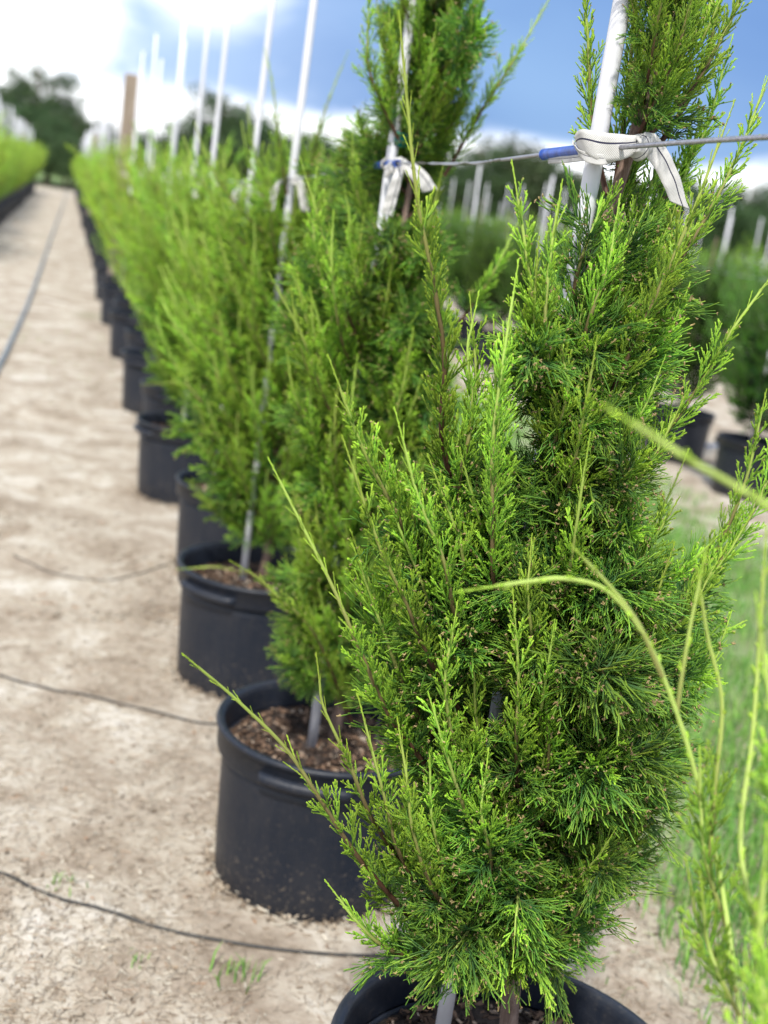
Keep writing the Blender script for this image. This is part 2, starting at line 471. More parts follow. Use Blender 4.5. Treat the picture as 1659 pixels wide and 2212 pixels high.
def strands_geo(P, R, C, sides=3, coarse=False):
    """P (M,K,3), R (M,K), C (M,K,3) -> V, Q, cols; short strands are straight and drop their middle point"""
    if R.shape[1] == 3:
        sh = np.linalg.norm(P[:, 2] - P[:, 0], axis=1) < (.0095 if not coarse else 9)
        if sh.any():
            g1 = strands_geo(P[sh][:, ::2], R[sh][:, ::2], C[sh][:, ::2], sides)
            if sh.all(): return g1
            g2 = strands_geo3(P[~sh], R[~sh], C[~sh], sides)
            return np.vstack([g1[0], g2[0]]), np.vstack([g1[1], g2[1] + len(g1[0])]), np.vstack([g1[2], g2[2]])
    return strands_geo3(P, R, C, sides)
def strands_geo3(P, R, C, sides=3):
    Mn, K = R.shape
    T = P[:, -1] - P[:, 0]; T /= np.linalg.norm(T, axis=1)[:, None] + 1e-9
    ref = np.where(np.abs(T[:, 2:3]) < 0.85, np.array([[0, 0, 1.0]]), np.array([[1.0, 0, 0]]))
    A = np.cross(T, ref); A /= np.linalg.norm(A, axis=1)[:, None] + 1e-9
    B = np.cross(T, A)
    ang = np.arange(sides) * 2 * np.pi / sides
    off = np.cos(ang)[None, :, None] * A[:, None] + np.sin(ang)[None, :, None] * B[:, None]     # M,3,3
    V = P[:, :, None, :] + R[:, :, None, None] * off[:, None]
    cols = np.repeat(C[:, :, None, :], sides, 2).reshape(-1, 3)
    b = (np.arange(Mn) * K * sides)[:, None, None] + (np.arange(K - 1) * sides)[None, :, None]
    j = np.arange(sides)[None, None, :]; j2 = (j + 1) % sides
    Q = np.stack([b + j, b + j2, b + sides + j2, b + sides + j], -1).reshape(-1, 4)
    return V.reshape(-1, 3), Q, cols

def rotm(axis, a):
    return np.array(Matrix.Rotation(a, 3, Vector(axis)))
def basis_to(d, roll):
    """matrix turning +Z to d with a roll about it"""
    q = Vector((0, 0, 1)).rotation_difference(Vector(d))
    return np.array(q.to_matrix()) @ rotm((0, 0, 1), roll)

DARK = (0.050, 0.150, 0.055); MID = (0.17, 0.40, 0.050); LIME = (0.53, 0.76, 0.080); PALE = (0.52, 0.62, 0.20)
TAN = (0.44, 0.33, 0.15); WOOD = (0.145, 0.075, 0.048); WOODP = (0.34, 0.30, 0.12)
def lerp(a, b, t): return tuple(x + (y - x) * t for x, y in zip(a, b))

def spray_plume(r, Ls, dens=1.0, thick=1.0):
    """narrow feathery spray of scale-leaved cords, lime at the ends"""
    c = Cords(); bend = r.uniform(-.15, .15, 2)
    def ax(t): return np.array([bend[0] * Ls * t * t, bend[1] * Ls * t * t, Ls * t])
    c.add([ax(0), ax(.5), ax(1)], .0014 * thick, .0010 * thick, MID, LIME)
    n = int(Ls / .0085 * dens); ph = r.uniform(0, 6.28)
    for i in range(n):
        t = .08 + .9 * i / n
        l = Ls * (.46 * (1 - t) + .08) * r.uniform(.75, 1.15)
        phi = ph + i * 2.4 + r.uniform(-.3, .3); inc = r.uniform(.42, .66)
        flat = np.array([math.cos(phi), math.sin(phi) * .6, 0])
        d = flat * math.sin(inc) + np.array([0, 0, math.cos(inc)]); d /= np.linalg.norm(d)
        up = np.array([0, 0, 1.0]); p0 = ax(t); p1 = p0 + d * l * .55; p2 = p0 + d * l * .88 + up * l * .24
        tip = lerp(MID, LIME, min(1, .55 + .55 * t + r.uniform(-.15, .15)))
        c.add([p0, p1, p2], .0013 * thick, .0011 * thick, lerp(DARK, MID, .75 + .25 * t), tip)
        k = max(2, int(l / .0060 * dens))
        for q in range(k):
            u = .25 + .72 * q / k; pp = p0 * (1 - u) + p2 * u
            ps = r.uniform(0, 6.28); e = np.array([math.cos(ps), math.sin(ps), 0]); e -= e.dot(d) * d; e /= np.linalg.norm(e) + 1e-6
            sd = d * .85 + e * .42 + up * .3; sd /= np.linalg.norm(sd); sl = r.uniform(.004, .0075) * (1.15 - .4 * u)
            c.add([pp, pp + sd * sl * .55, pp + sd * sl], .0012 * thick, .0008 * thick, lerp(MID, LIME, .35), lerp(MID, LIME, min(1, .6 + .4 * u + .3 * t + r.uniform(-.2, .2))))
        if r.random() < .12:
            for _ in range(2):
                e = r.normal(size=3); e /= np.linalg.norm(e)
                c.add([p2, p2 + e * .0014, p2 + e * .0028], .0011, .0007, TAN, lerp(TAN, (.6, .5, .3), .5))
    return c.arrays()

def spray_fan(r, Ls, dens=1.0, thick=1.0, loose=.36):
    """flat comb of long thin dark cords, tan cones at some ends"""
    c = Cords(); n = int(15 * dens)
    c.add([np.zeros(3), np.array([0, 0, Ls * .3]), np.array([0, 0, Ls * .6])], .0013 * thick, .0009 * thick, WOOD, MID)
    for i in range(n):
        t = (i + .5) / n; p0 = np.array([0, 0, Ls * .6 * t])
        sd_ = 1 if i % 2 else -1; inc = r.uniform(.45, .85) * (1 - .45 * t)
        d = np.array([sd_ * math.sin(inc), r.normal(0, loose), math.cos(inc)]); d /= np.linalg.norm(d)
        l = Ls * r.uniform(.6, 1.0); fw = np.array([0, 0, 1.0])
        cv = r.normal(size=3) * l * .07; p1 = p0 + d * l * .52 + cv; p2 = p0 + d * l * .85 + fw * l * .2 - cv
        tl = r.random() ** 1.4
        c.add([p0, p1, p2], .00095 * thick, .0008 * thick, DARK, lerp(MID, LIME, .7 * tl))
        for q in range(r.integers(2, 5)):
            u = r.uniform(.3, .9); pp = p0 * (1 - u) + p2 * u
            dd = d + fw * .35 + r.normal(size=3) * loose; dd /= np.linalg.norm(dd); sl = l * r.uniform(.2, .45)
            pe = pp + dd * sl
            c.add([pp, pp + dd * sl * .5, pe], .00085 * thick, .0007 * thick, lerp(DARK, MID, .4), lerp(MID, LIME, .85 * r.random()))
            if r.random() < .17:
                for _ in range(3):
                    g = r.normal(size=3); g /= np.linalg.norm(g)
                    c.add([pe, pe + g * .0013, pe + g * .0026], .0010, .0006, TAN, lerp(TAN, (.5, .4, .22), .5))
    return c.arrays()

def stub_tip(r, Ls):
    """tight bumpy shoot end with short pressed stubs"""
    c = Cords()
    c.add([np.zeros(3), np.array([0, 0, Ls * .5]), np.array([0, 0, Ls])], .0013, .0008, lerp(LIME, PALE, .5), LIME)
    for i in range(int(Ls / .0045)):
        u = i * .0045 / Ls; phi = i * 2.4 + r.uniform(-.3, .3)
        d = np.array([math.cos(phi) * .26, math.sin(phi) * .26, 1.0]); d /= np.linalg.norm(d)
        p = np.array([0, 0, Ls * u]); l = r.uniform(.004, .007)
        c.add([p, p + d * l * .5, p + d * l], .0010, .0006, lerp(MID, LIME, .8), lerp(LIME, PALE, r.random() * .6))
    return c.arrays()

def bud(r):
    """short side bud of a bare shoot"""
    c = Cords(); l = r.uniform(.007, .014)
    c.add([np.zeros(3), np.array([0, 0, l * .5]), np.array([0, 0, l])], .0016, .0009, lerp(LIME, PALE, .6), LIME)
    for k in range(r.integers(2, 5)):
        a = r.uniform(0, 6.28); d = np.array([math.cos(a) * .45, math.sin(a) * .45, .9]); p = np.array([0, 0, l * r.uniform(.3, .9)]); q = r.uniform(.003, .006)
        c.add([p, p + d * q * .5, p + d * q], .0012, .0008, lerp(MID, LIME, .8), lerp(LIME, PALE, r.random() * .6))
    return c.arrays()
_r = np.random.default_rng(5)
PLUME = [spray_plume(_r, _r.uniform(.055, .085), 1.15, .92) for _ in range(9)]
PLUME_S = [spray_plume(_r, _r.uniform(.035, .05)) for _ in range(6)]
FAN = [spray_fan(_r, _r.uniform(.034, .052), 1.0, .84) for _ in range(6)] + [spray_fan(_r, _r.uniform(.048, .060), 1.2, .76, .26) for _ in range(3)]
TIP = [stub_tip(_r, _r.uniform(.03, .05)) for _ in range(5)]
# coarser ones for trees further down the row
PLUME_L = [spray_plume(_r, _r.uniform(.08, .11), .6, 1.7) for _ in range(5)]
FAN_L = [spray_fan(_r, _r.uniform(.06, .08), .6, 1.6) for _ in range(4)]

def xform(tpl, Rm, s, p, tint):
    P, R, C = tpl
    return P @ (Rm.T * s) + p, R * s, np.clip(C * tint, 0, 1)

def branch_geo(path, r, base_r=.0035, dark_to=.42, full=1.0, whip=0.0, start=.06, spacing=.0125, lod=False, tip_lime=1.0, pale=False, taper_end=.25, thick=1.0):
    """foliage along a woody path. dark_to: share of the length that carries dark fans; whip: share that is almost bare shoot"""
    P = np.asarray(path, float); n = len(P)
    s = np.concatenate([[0], np.cumsum(np.linalg.norm(np.diff(P, axis=0), axis=1))]); Lb = s[-1]
    T, A, B = frames(P)
    out = []
    # woody axis
    rad = base_r * (1 - (1 - taper_end) * s / Lb) + .0007
    col = np.array([lerp(lerp(WOOD, WOODP, np.clip((t - .3) / .3, 0, 1)), lerp(LIME, PALE, .6), np.clip((t - .55) / .3, 0, 1)) for t in s / Lb])
    if pale: col = np.array([lerp((.36, .36, .12), lerp(LIME, PALE, .75), np.clip(t * 1.6, 0, 1)) for t in s / Lb])
    sides = 5
    V, Q, Tr = tube_geo(P, rad, sides, caps=False)
    out.append((V, Q, None, np.repeat(col, sides, 0)))
    cp, cr, cc = [], [], []
    if not lod: spacing *= .82
    k = int(Lb / spacing * full); ph = r.uniform(0, 6.28)
    for i in range(k):
        t = start + (1 - start) * (i + r.random() * .6) / k
        if t > 1: continue
        x = t * Lb; j = min(np.searchsorted(s, x), n - 1); j0 = max(j - 1, 0)
        f = (x - s[j0]) / max(s[j] - s[j0], 1e-6); p = P[j0] * (1 - f) + P[j] * f
        phi = ph + i * 2.4 + r.uniform(-.4, .4)
        inw = t > 1 - whip
        isdark = r.random() < np.clip((dark_to - t) / .18 + .5, 0, 1)
        inc = r.uniform(.62, 1.0) if isdark else r.uniform(.32, .62)
        if inw: inc = r.uniform(.15, .4)
        d = T[j0] * math.cos(inc) + (A[j0] * math.cos(phi) + B[j0] * math.sin(phi)) * math.sin(inc)
        if not inw: d = d + np.array([0, 0, .22 if not isdark else .02])
        d /= np.linalg.norm(d)
        Rm = basis_to(d, r.uniform(0, 6.28))
        tint = r.uniform(.8, 1.2)
        if inw:
            tp = TIP[r.integers(len(TIP))]; sc = r.uniform(.45, .9) * (1.1 - .5 * (t - (1 - whip)) / whip)
            if lod: continue
            if pale: tp = bud(r); sc = r.uniform(.6, 1.25)
        elif isdark:
            tp = (FAN_L if lod else FAN)[r.integers(4 if lod else 9)]; sc = r.uniform(.75, 1.15) * (.75 + .5 * min(1, t / .2))
        else:
            taper = 1.12 - .62 * ((t - dark_to) / (1.001 - dark_to)) if t > dark_to else 1.1
            tp = (PLUME_L if lod else PLUME)[r.integers(5 if lod else 9)]; sc = r.uniform(.7, 1.05) * taper
            if taper < .75 and not lod: tp = PLUME_S[r.integers(6)]; sc *= 1.6
            tint *= .85 + .3 * t * tip_lime
        a, b, c = xform(tp, Rm, sc, p, tint)
        cp.append(a); cr.append(b * thick); cc.append(c)
    # leader
    if not lod:
        tp = TIP[r.integers(len(TIP))]; a, b, c = xform(tp, basis_to(T[-1], 0), 1.0, P[-1] - T[-1] * .004, 1.0)
        cp.append(a); cr.append(b); cc.append(c)
    V, Q, C = strands_geo(np.concatenate(cp), np.concatenate(cr), np.concatenate(cc), 3, lod)
    out.append((V, Q, None, C))
    V, Q, Tq, C = join_geo(out)
    return V, Q, C

def branch_mesh(name, *a, mat=None, **k):
    V, Q, C = branch_geo(*a, **k)
    return make_mesh(name, V, Q, None, mat or M['fol'], C, smooth=True)

def up_path(Lb, a0, a1, r, n=14):
    """local curve that leaves the trunk outward (+X) and bends upward"""
    a = np.linspace(a0, a1, n) + np.cumsum(r.normal(0, .035, n)); d = Lb / (n - 1)
    side = np.cumsum(r.normal(0, .03, n))
    st = np.stack([np.sin(a) * np.cos(side), np.sin(a) * np.sin(side), np.cos(a)], 1) * d
    return np.vstack([[0, 0, 0], np.cumsum(st, 0)])[:n]

PATHS = {}
def kit(n, L0, L1, a0, a1, wh=(0,), **kw):
    res = []
    for _ in range(n):
        p = up_path(_r.uniform(L0, L1), a0, a1, _r)
        k = {q: (_r.uniform(*v) if isinstance(v, tuple) else v) for q, v in kw.items()}
        me = branch_mesh('branch', p, _r, whip=_r.choice(wh), **k)
        PATHS[me.name] = p; res.append(me)
    return res
OUTER = kit(10, .34, .46, 1.05, .20, (0, .12, .2), dark_to=(.2, .42))
INNER = kit(6, .17, .25, 1.25, .95, base_r=.0025, dark_to=(.8, 1.1), spacing=.0095)
UPPER = kit(6, .26, .36, .80, .12, (0, 0, .12), base_r=.003, dark_to=(.05, .22), spacing=.0105)
# coarser copies of the kit for the trees that stand further off
OUTER_L = kit(8, .42, .56, .95, .10, (0, .12, .2), dark_to=(-.05, .2), lod=True, spacing=.017)
INNER_L = kit(4, .18, .25, 1.2, .8, base_r=.0025, dark_to=(.7, 1.0), lod=True, spacing=.014)
UPPER_L = kit(5, .28, .38, .80, .12, (0, .15), base_r=.003, dark_to=(-.1, .15), lod=True, spacing=.016)

def trunk_obj(path, r0, r1, parent, name='trunk'):
    P = spline(path, 40); n = len(P)
    R = np.linspace(r0, r1, n) * (1 + .08 * np.random.default_rng(3).normal(size=n)); R[0] *= 1.25
    return tube(name, P, R, M['bark'], 10, parent)

def place(parent, me, p, az, s=1.0, tilt=0.0):
    o = obj('branch', me, parent, p)
    o.rotation_euler = (Matrix.Rotation(az, 3, 'Z') @ Matrix.Rotation(tilt, 3, 'Y')).to_euler()
    o.scale = (s, s, s)
    return o

def fill_tree(root, tp, z0, z1, n_out, n_in, n_up, r, az_ok=None, s_low=.75, s_mid=1.05, s_top=.8, zup=None, mids=(.35, .6), ok=None, tilt=(-.12, .16), kits=None, zin=None):
    """generic branches round the trunk polyline tp (local coordinates)"""
    KO, KI, KU = kits or (OUTER, INNER, UPPER)
    P = spline(tp, 200)
    def on(z):
        i = int(np.argmin(np.abs(P[:, 2] - z))); return P[i]
    def prof(u): return np.interp(u, [0, mids[0], mids[1], 1], [s_low, s_mid, s_mid * .95, s_top])
    def put(ks, z, az, sc, tl):
        if az_ok and not az_ok(az, z): return
        for att in range(4):
            me = ks[r.integers(len(ks))]
            if ok is None: break
            Rm = np.array(Matrix.Rotation(az, 3, 'Z') @ Matrix.Rotation(tl, 3, 'Y'))
            if ok(PATHS[me.name] @ Rm.T * sc + on(z)): break
            sc *= .8; az += .5
        else: return
        place(root, me, on(z), az, sc, tl)
    for k in range(n_out):
        u = (k + r.random()) / n_out; z = z0 + (z1 - z0) * u * .82
        put(KO, z, k * 2.39996 + r.uniform(-.35, .35), prof(u) * r.uniform(.82, 1.1), r.uniform(*tilt))
    for k in range(n_in):
        u = ((k + r.random()) / n_in) ** 1.25; z = z0 + ((zin or z1) - z0) * u * .85
        put(KI, z, k * 2.39996 * 1.3 + r.uniform(-.5, .5), prof(u) * r.uniform(.85, 1.2), r.uniform(-.3, .35))
    for k in range(n_up):
        u = (k + r.random()) / n_up; zz = zup if zup else z0 + (z1 - z0) * .6; z = zz + (z1 - .12 - zz) * u
        put(KU, z, k * 2.39996 * .77 + r.uniform(-.5, .5), r.uniform(.75, 1.1) * (1 - .3 * u), r.uniform(-.15, .1))

def pix(p):
    v = RC.T @ (np.asarray(p) - np.array([0, 0, CAMH])); return v[0] / v[2] * FPX + PW / 2, v[1] / v[2] * FPX + PH / 2

PHR = {0: 'the juniper with arching bare shoots', 1: 'the juniper under the big white strap knot', 2: 'the juniper with two hanging strap tails',
       3: 'the juniper two pots on from the big strap knot', 4: 'the juniper three pots on from the big strap knot',
       5: 'the juniper four pots on from the big strap knot', 6: 'the juniper five pots on from the big strap knot'}

# ---- tree one: measured trunk, measured leading branches, generic filling
T1Y = 1.60
t1 = thing('juniper_tree', 'tall dense juniper with lime tips, its stake tied by a big white strap knot', 'tree', (0, 0, 0), 0, 'junipers of the long pot row')
t1b = at(1100, 2190, T1Y); t1b[2] = .30
t1.location = t1b
t1path = [np.array([t1b[0], T1Y - .03, .30]), at(1104, 2150, T1Y), at(1140, 1700, T1Y), at(1185, 1200, T1Y), at(1225, 850, T1Y), at(1262, 640, T1Y), at(1330, 420, T1Y), at(1400, 200, T1Y), at(1455, 0, T1Y), at(1490, -200, T1Y), at(1500, -420, T1Y)]
loc1 = [p - t1b for p in t1path]
trunk_obj(loc1, .017, .003, t1)
HERO = [
 # px, py, Y along the row ...; options
 ([(1000, 1120, 1.55), (955, 950, 1.50), (960, 780, 1.47), (935, 600, 1.45), (900, 420, 1.44), (868, 95, 1.43)], dict(dark_to=.12, whip=.33)),
 ([(985, 1330, 1.53), (890, 1170, 1.47), (830, 1060, 1.44), (780, 960, 1.42), (733, 835, 1.40)], dict(dark_to=.2, whip=.1)),
 ([(1075, 1400, 1.53), (1065, 1250, 1.45), (1063, 1100, 1.42), (1065, 950, 1.41), (1085, 790, 1.40), (1108, 640, 1.40)], dict(dark_to=.22, whip=.15)),
 ([(1010, 1560, 1.53), (930, 1430, 1.47), (880, 1310, 1.44), (820, 1180, 1.42), (762, 1010, 1.40)], dict(dark_to=.25, whip=.12)),
 ([(960, 1700, 1.55), (850, 1560, 1.49), (780, 1410, 1.46), (720, 1270, 1.45), (605, 1040, 1.44)], dict(dark_to=.2, whip=.42)),
 ([(900, 2000, 1.54), (780, 1860, 1.46), (700, 1740, 1.43), (620, 1620, 1.41), (520, 1520, 1.38), (428, 1441, 1.34)], dict(dark_to=.15, whip=.45, full=.62)),
 ([(900, 1900, 1.53), (810, 1780, 1.47), (755, 1650, 1.45), (700, 1530, 1.44), (690, 1470, 1.43)], dict(dark_to=.15, whip=.35, full=.62)),
 ([(960, 1980, 1.53), (870, 1860, 1.47), (825, 1700, 1.44), (788, 1560, 1.43)], dict(dark_to=.2, whip=.2, full=.75)),
 ([(1030, 2040, 1.53), (940, 1930, 1.46), (893, 1800, 1.43), (880, 1690, 1.42), (866, 1600, 1.42)], dict(dark_to=.35, whip=.2)),
 ([(1120, 1760, 1.52), (1115, 1600, 1.43), (1120, 1470, 1.41), (1112, 1340, 1.40)], dict(dark_to=.35)),
 ([(1170, 1320, 1.54), (1250, 1210, 1.47), (1330, 1100, 1.45), (1400, 1010, 1.44), (1455, 905, 1.43)], dict(dark_to=.2, whip=.1)),
 ([(1240, 1000, 1.56), (1300, 890, 1.50), (1370, 740, 1.47), (1430, 610, 1.46), (1500, 450, 1.46), (1560, 290, 1.46)], dict(dark_to=.12, whip=.15)),
 ([(1275, 640, 1.60), (1325, 470, 1.635), (1395, 260, 1.645), (1450, 90, 1.64), (1480, -80, 1.63)], dict(dark_to=.12)),
 ([(1330, 480, 1.64), (1380, 330, 1.69), (1430, 180, 1.71), (1440, 20, 1.71)], dict(dark_to=.15)),
 ([(1330, 540, 1.64), (1440, 420, 1.68), (1520, 290, 1.69), (1565, 140, 1.69)], dict(dark_to=.15)),
 ([(1330, 400, 1.63), (1352, 230, 1.66), (1368, 70, 1.66), (1380, -80, 1.66)], dict(dark_to=.12)),
 ([(1310, 600, 1.62), (1400, 500, 1.66), (1470, 400, 1.68), (1500, 300, 1.68)], dict(dark_to=.3)),
 ([(1300, 640, 1.60), (1345, 540, 1.63), (1390, 440, 1.66), (1425, 350, 1.67)], dict(dark_to=.3)),
 ([(1420, 320, 1.66), (1500, 190, 1.69), (1540, 70, 1.70), (1560, -60, 1.70)], dict(dark_to=.12)),
 ([(1240, 830, 1.59), (1330, 730, 1.57), (1400, 660, 1.56), (1450, 560, 1.55)], dict(dark_to=.75)),
 ([(1240, 760, 1.59), (1290, 650, 1.57), (1340, 560, 1.56), (1370, 500, 1.56)], dict(dark_to=.9)),
 ([(1235, 700, 1.59), (1245, 600, 1.58), (1270, 520, 1.57), (1290, 470, 1.57)], dict(dark_to=.9)),
 ([(1230, 900, 1.59), (1310, 830, 1.55), (1400, 760, 1.53), (1440, 700, 1.53)], dict(dark_to=.7)),
 ([(1330, 1080, 1.58), (1420, 960, 1.56), (1500, 850, 1.55), (1570, 730, 1.54), (1655, 612, 1.53)], dict(dark_to=.15, whip=.3)),
 ([(1330, 760, 1.60), (1420, 640, 1.60), (1530, 460, 1.60), (1600, 320, 1.60), (1650, 190, 1.60)], dict(dark_to=.12, whip=.15)),
 ([(1330, 1400, 1.58), (1490, 1290, 1.57), (1600, 1150, 1.57), (1665, 1020, 1.57), (1710, 890, 1.57)], dict(dark_to=.2, whip=.1)),
 ([(1180, 2000, 1.55), (1290, 1900, 1.50), (1370, 1800, 1.49), (1415, 1735, 1.48)], dict(dark_to=.45)),
 ([(930, 2080, 1.54), (830, 2045, 1.48), (770, 1990, 1.46), (733, 1942, 1.45)], dict(dark_to=.3, whip=.3)),
 ([(1040, 1480, 1.53), (985, 1340, 1.46), (958, 1210, 1.43), (905, 1080, 1.42), (870, 950, 1.41)], dict(dark_to=.3, whip=.12)),
 ([(1210, 900, 1.55), (1170, 780, 1.50), (1150, 640, 1.48), (1130, 500, 1.48), (1118, 425, 1.48)], dict(dark_to=.15)),
 ([(1220, 1010, 1.54), (1195, 860, 1.48), (1178, 700, 1.46), (1188, 560, 1.46), (1205, 450, 1.46)], dict(dark_to=.18, whip=.1)),
 ([(1310, 420, 1.63), (1278, 260, 1.68), (1272, 120, 1.69), (1262, -30, 1.69)], dict(dark_to=.12)),
 ([(1115, 1990, 1.58), (1092, 2010, 1.49), (1075, 2050, 1.46), (1060, 2080, 1.45)], dict(dark_to=.8, spacing=.012)),
 ([(1118, 2010, 1.58), (1140, 2040, 1.49), (1150, 2070, 1.46), (1160, 2095, 1.46)], dict(dark_to=.8, spacing=.012)),
 ([(1110, 2040, 1.58), (1108, 2065, 1.51), (1100, 2090, 1.49), (1098, 2110, 1.49)], dict(dark_to=.8, spacing=.012)),
 ([(1105, 1950, 1.58), (1040, 1980, 1.50), (990, 2040, 1.46), (960, 2080, 1.45)], dict(dark_to=.9, spacing=.009)),
 ([(1110, 2030, 1.58), (1170, 2060, 1.53), (1200, 2090, 1.51), (1215, 2110, 1.51)], dict(dark_to=.8, spacing=.012)),
 ([(1100, 2040, 1.58), (1010, 2080, 1.53), (960, 2090, 1.51), (920, 2090, 1.51)], dict(dark_to=.8, spacing=.009)),
 ([(1125, 1900, 1.57), (1120, 1930, 1.47), (1115, 1980, 1.43), (1112, 2020, 1.42)], dict(dark_to=.8, spacing=.012)),
 ([(1250, 1450, 1.60), (1390, 1400, 1.58), (1500, 1390, 1.57), (1570, 1360, 1.57)], dict(dark_to=.6)),
 ([(1200, 1300, 1.58), (1300, 1270, 1.50), (1390, 1200, 1.47), (1440, 1120, 1.46)], dict(dark_to=.6)),
 ([(1420, 1350, 1.62), (1540, 1200, 1.63), (1610, 1040, 1.63), (1645, 890, 1.63)], dict(dark_to=.2)),
 ([(1080, 1760, 1.53), (990, 1630, 1.45), (962, 1480, 1.42), (978, 1365, 1.41)], dict(dark_to=.35)),
 ([(1080, 1900, 1.52), (1010, 1760, 1.45), (968, 1640, 1.42), (938, 1540, 1.41)], dict(dark_to=.4)),
 ([(1170, 1780, 1.52), (1185, 1630, 1.45), (1180, 1500, 1.43), (1195, 1390, 1.42)], dict(dark_to=.35)),
 ([(1240, 840, 1.54), (1270, 700, 1.49), (1310, 590, 1.48), (1330, 480, 1.48)], dict(dark_to=.4)),
 ([(1190, 1080, 1.53), (1200, 950, 1.46), (1225, 850, 1.44), (1215, 760, 1.44)], dict(dark_to=.3)),
 ([(1370, 330, 1.60), (1440, 180, 1.58), (1520, 40, 1.57), (1570, -90, 1.57)], dict(dark_to=.12)),
 ([(1390, 300, 1.62), (1490, 200, 1.62), (1570, 60, 1.62), (1625, -60, 1.62)], dict(dark_to=.12, whip=.1)),
 ([(1130, 1580, 1.53), (1150, 1420, 1.44), (1140, 1290, 1.41), (1145, 1210, 1.41)], dict(dark_to=.5)),
 ([(1000, 1230, 1.54), (990, 1060, 1.50), (1020, 900, 1.49), (1010, 760, 1.49), (1020, 700, 1.49)], dict(dark_to=.25, whip=.2)),
 ([(1250, 1500, 1.55), (1370, 1420, 1.52), (1480, 1330, 1.51), (1540, 1230, 1.51)], dict(dark_to=.5)),
 ([(1210, 1700, 1.55), (1330, 1640, 1.51), (1430, 1560, 1.50), (1480, 1480, 1.50)], dict(dark_to=.7)),
 ([(1050, 1960, 1.52), (1060, 1860, 1.46), (1040, 1760, 1.43), (1048, 1680, 1.43)], dict(dark_to=.5)),
 ([(1150, 2080, 1.53), (1230, 2000, 1.48), (1290, 1890, 1.46), (1310, 1820, 1.46)], dict(dark_to=.55)),
]
rj = np.random.default_rng(88)
HGAPS = [(1150, 915, 1195, 1000), (1205, 560, 1265, 660), (1140, 1070, 1175, 1130)]
for pts, kw in list(HERO)[1:]:
    if pts[-1][0] > 1150 or pts[0][1] < 1050 or pts[0][1] > 2060 or (pts[0][1] > 1750 and pts[-1][0] < 780): continue
    for rep_ in range(2):
        low = pts[0][1] > 1750
        if low and rep_: continue
        dx, dy = (rj.uniform(60, 120), rj.uniform(-60, 0)) if low else (rj.uniform(0, 85), rj.uniform(-70, 40))
        cand = ([(x + dx * (.4 + .6 * k / len(pts)), y + dy, Y + .03 + .045 * rep_) for k, (x, y, Y) in enumerate(pts[:-1])], dict(dark_to=rj.uniform(.3, .75), whip=0, spacing=.0165))
        if not any(a - 40 < x < c + 40 and b - 40 < y < d + 40 for x, y, Y in cand[0][1:] for a, b, c, d in HGAPS): HERO.append(cand)
for hi, (pts, kw) in enumerate(HERO):
    P = spline([at(*p) for p in pts], 26) - t1b
    rr = np.random.default_rng(900 + hi)
    obj('branch', branch_mesh('branch', P, rr, base_r=.0036, **kw), t1)
SIL_Y = [-600, 0, 200, 300, 450, 600, 800, 950, 1100, 1300, 1500, 1700, 1850, 2000, 2110, 2200]
SIL_L = [1300, 1255, 1265, 1240, 1190, 1110, 1080, 950, 860, 790, 770, 760, 790, 835, 890, 960]
SIL_R = [1650, 1620, 1600, 1580, 1560, 1520, 1520, 1580, 1640, 1650, 1600, 1470, 1390, 1310, 1220, 1180]
GAPS = [(1185, 262, 1490, 450), (1245, 80, 1325, 300), (1150, 915, 1195, 1000), (1205, 560, 1265, 660), (640, 2110, 1010, 2300), (1140, 1070, 1170, 1120)]
def ok1(pts):
    """keep to the tree's own outline; leave the strap knot and the bare bits of stake free"""
    for q in pts[3:]:
        w = q + t1b; x, y = pix(w)
        if x < np.interp(y, SIL_Y, SIL_L) + 30 or x > np.interp(y, SIL_Y, SIL_R) - 30: return False
        if w[1] < 1.68 or w[0] < .66:
            for a, b, c, d in GAPS:
                if a - 25 < x < c + 25 and b - 25 < y < d + 12: return False
        if y > 2085: return False
    return True
fill_tree(t1, loc1, .15, 2.15, 80, 116, 66, np.random.default_rng(21), s_low=.62, s_mid=1.0, s_top=.7, zup=1.0, mids=(.3, .55), ok=ok1, zin=1.45)

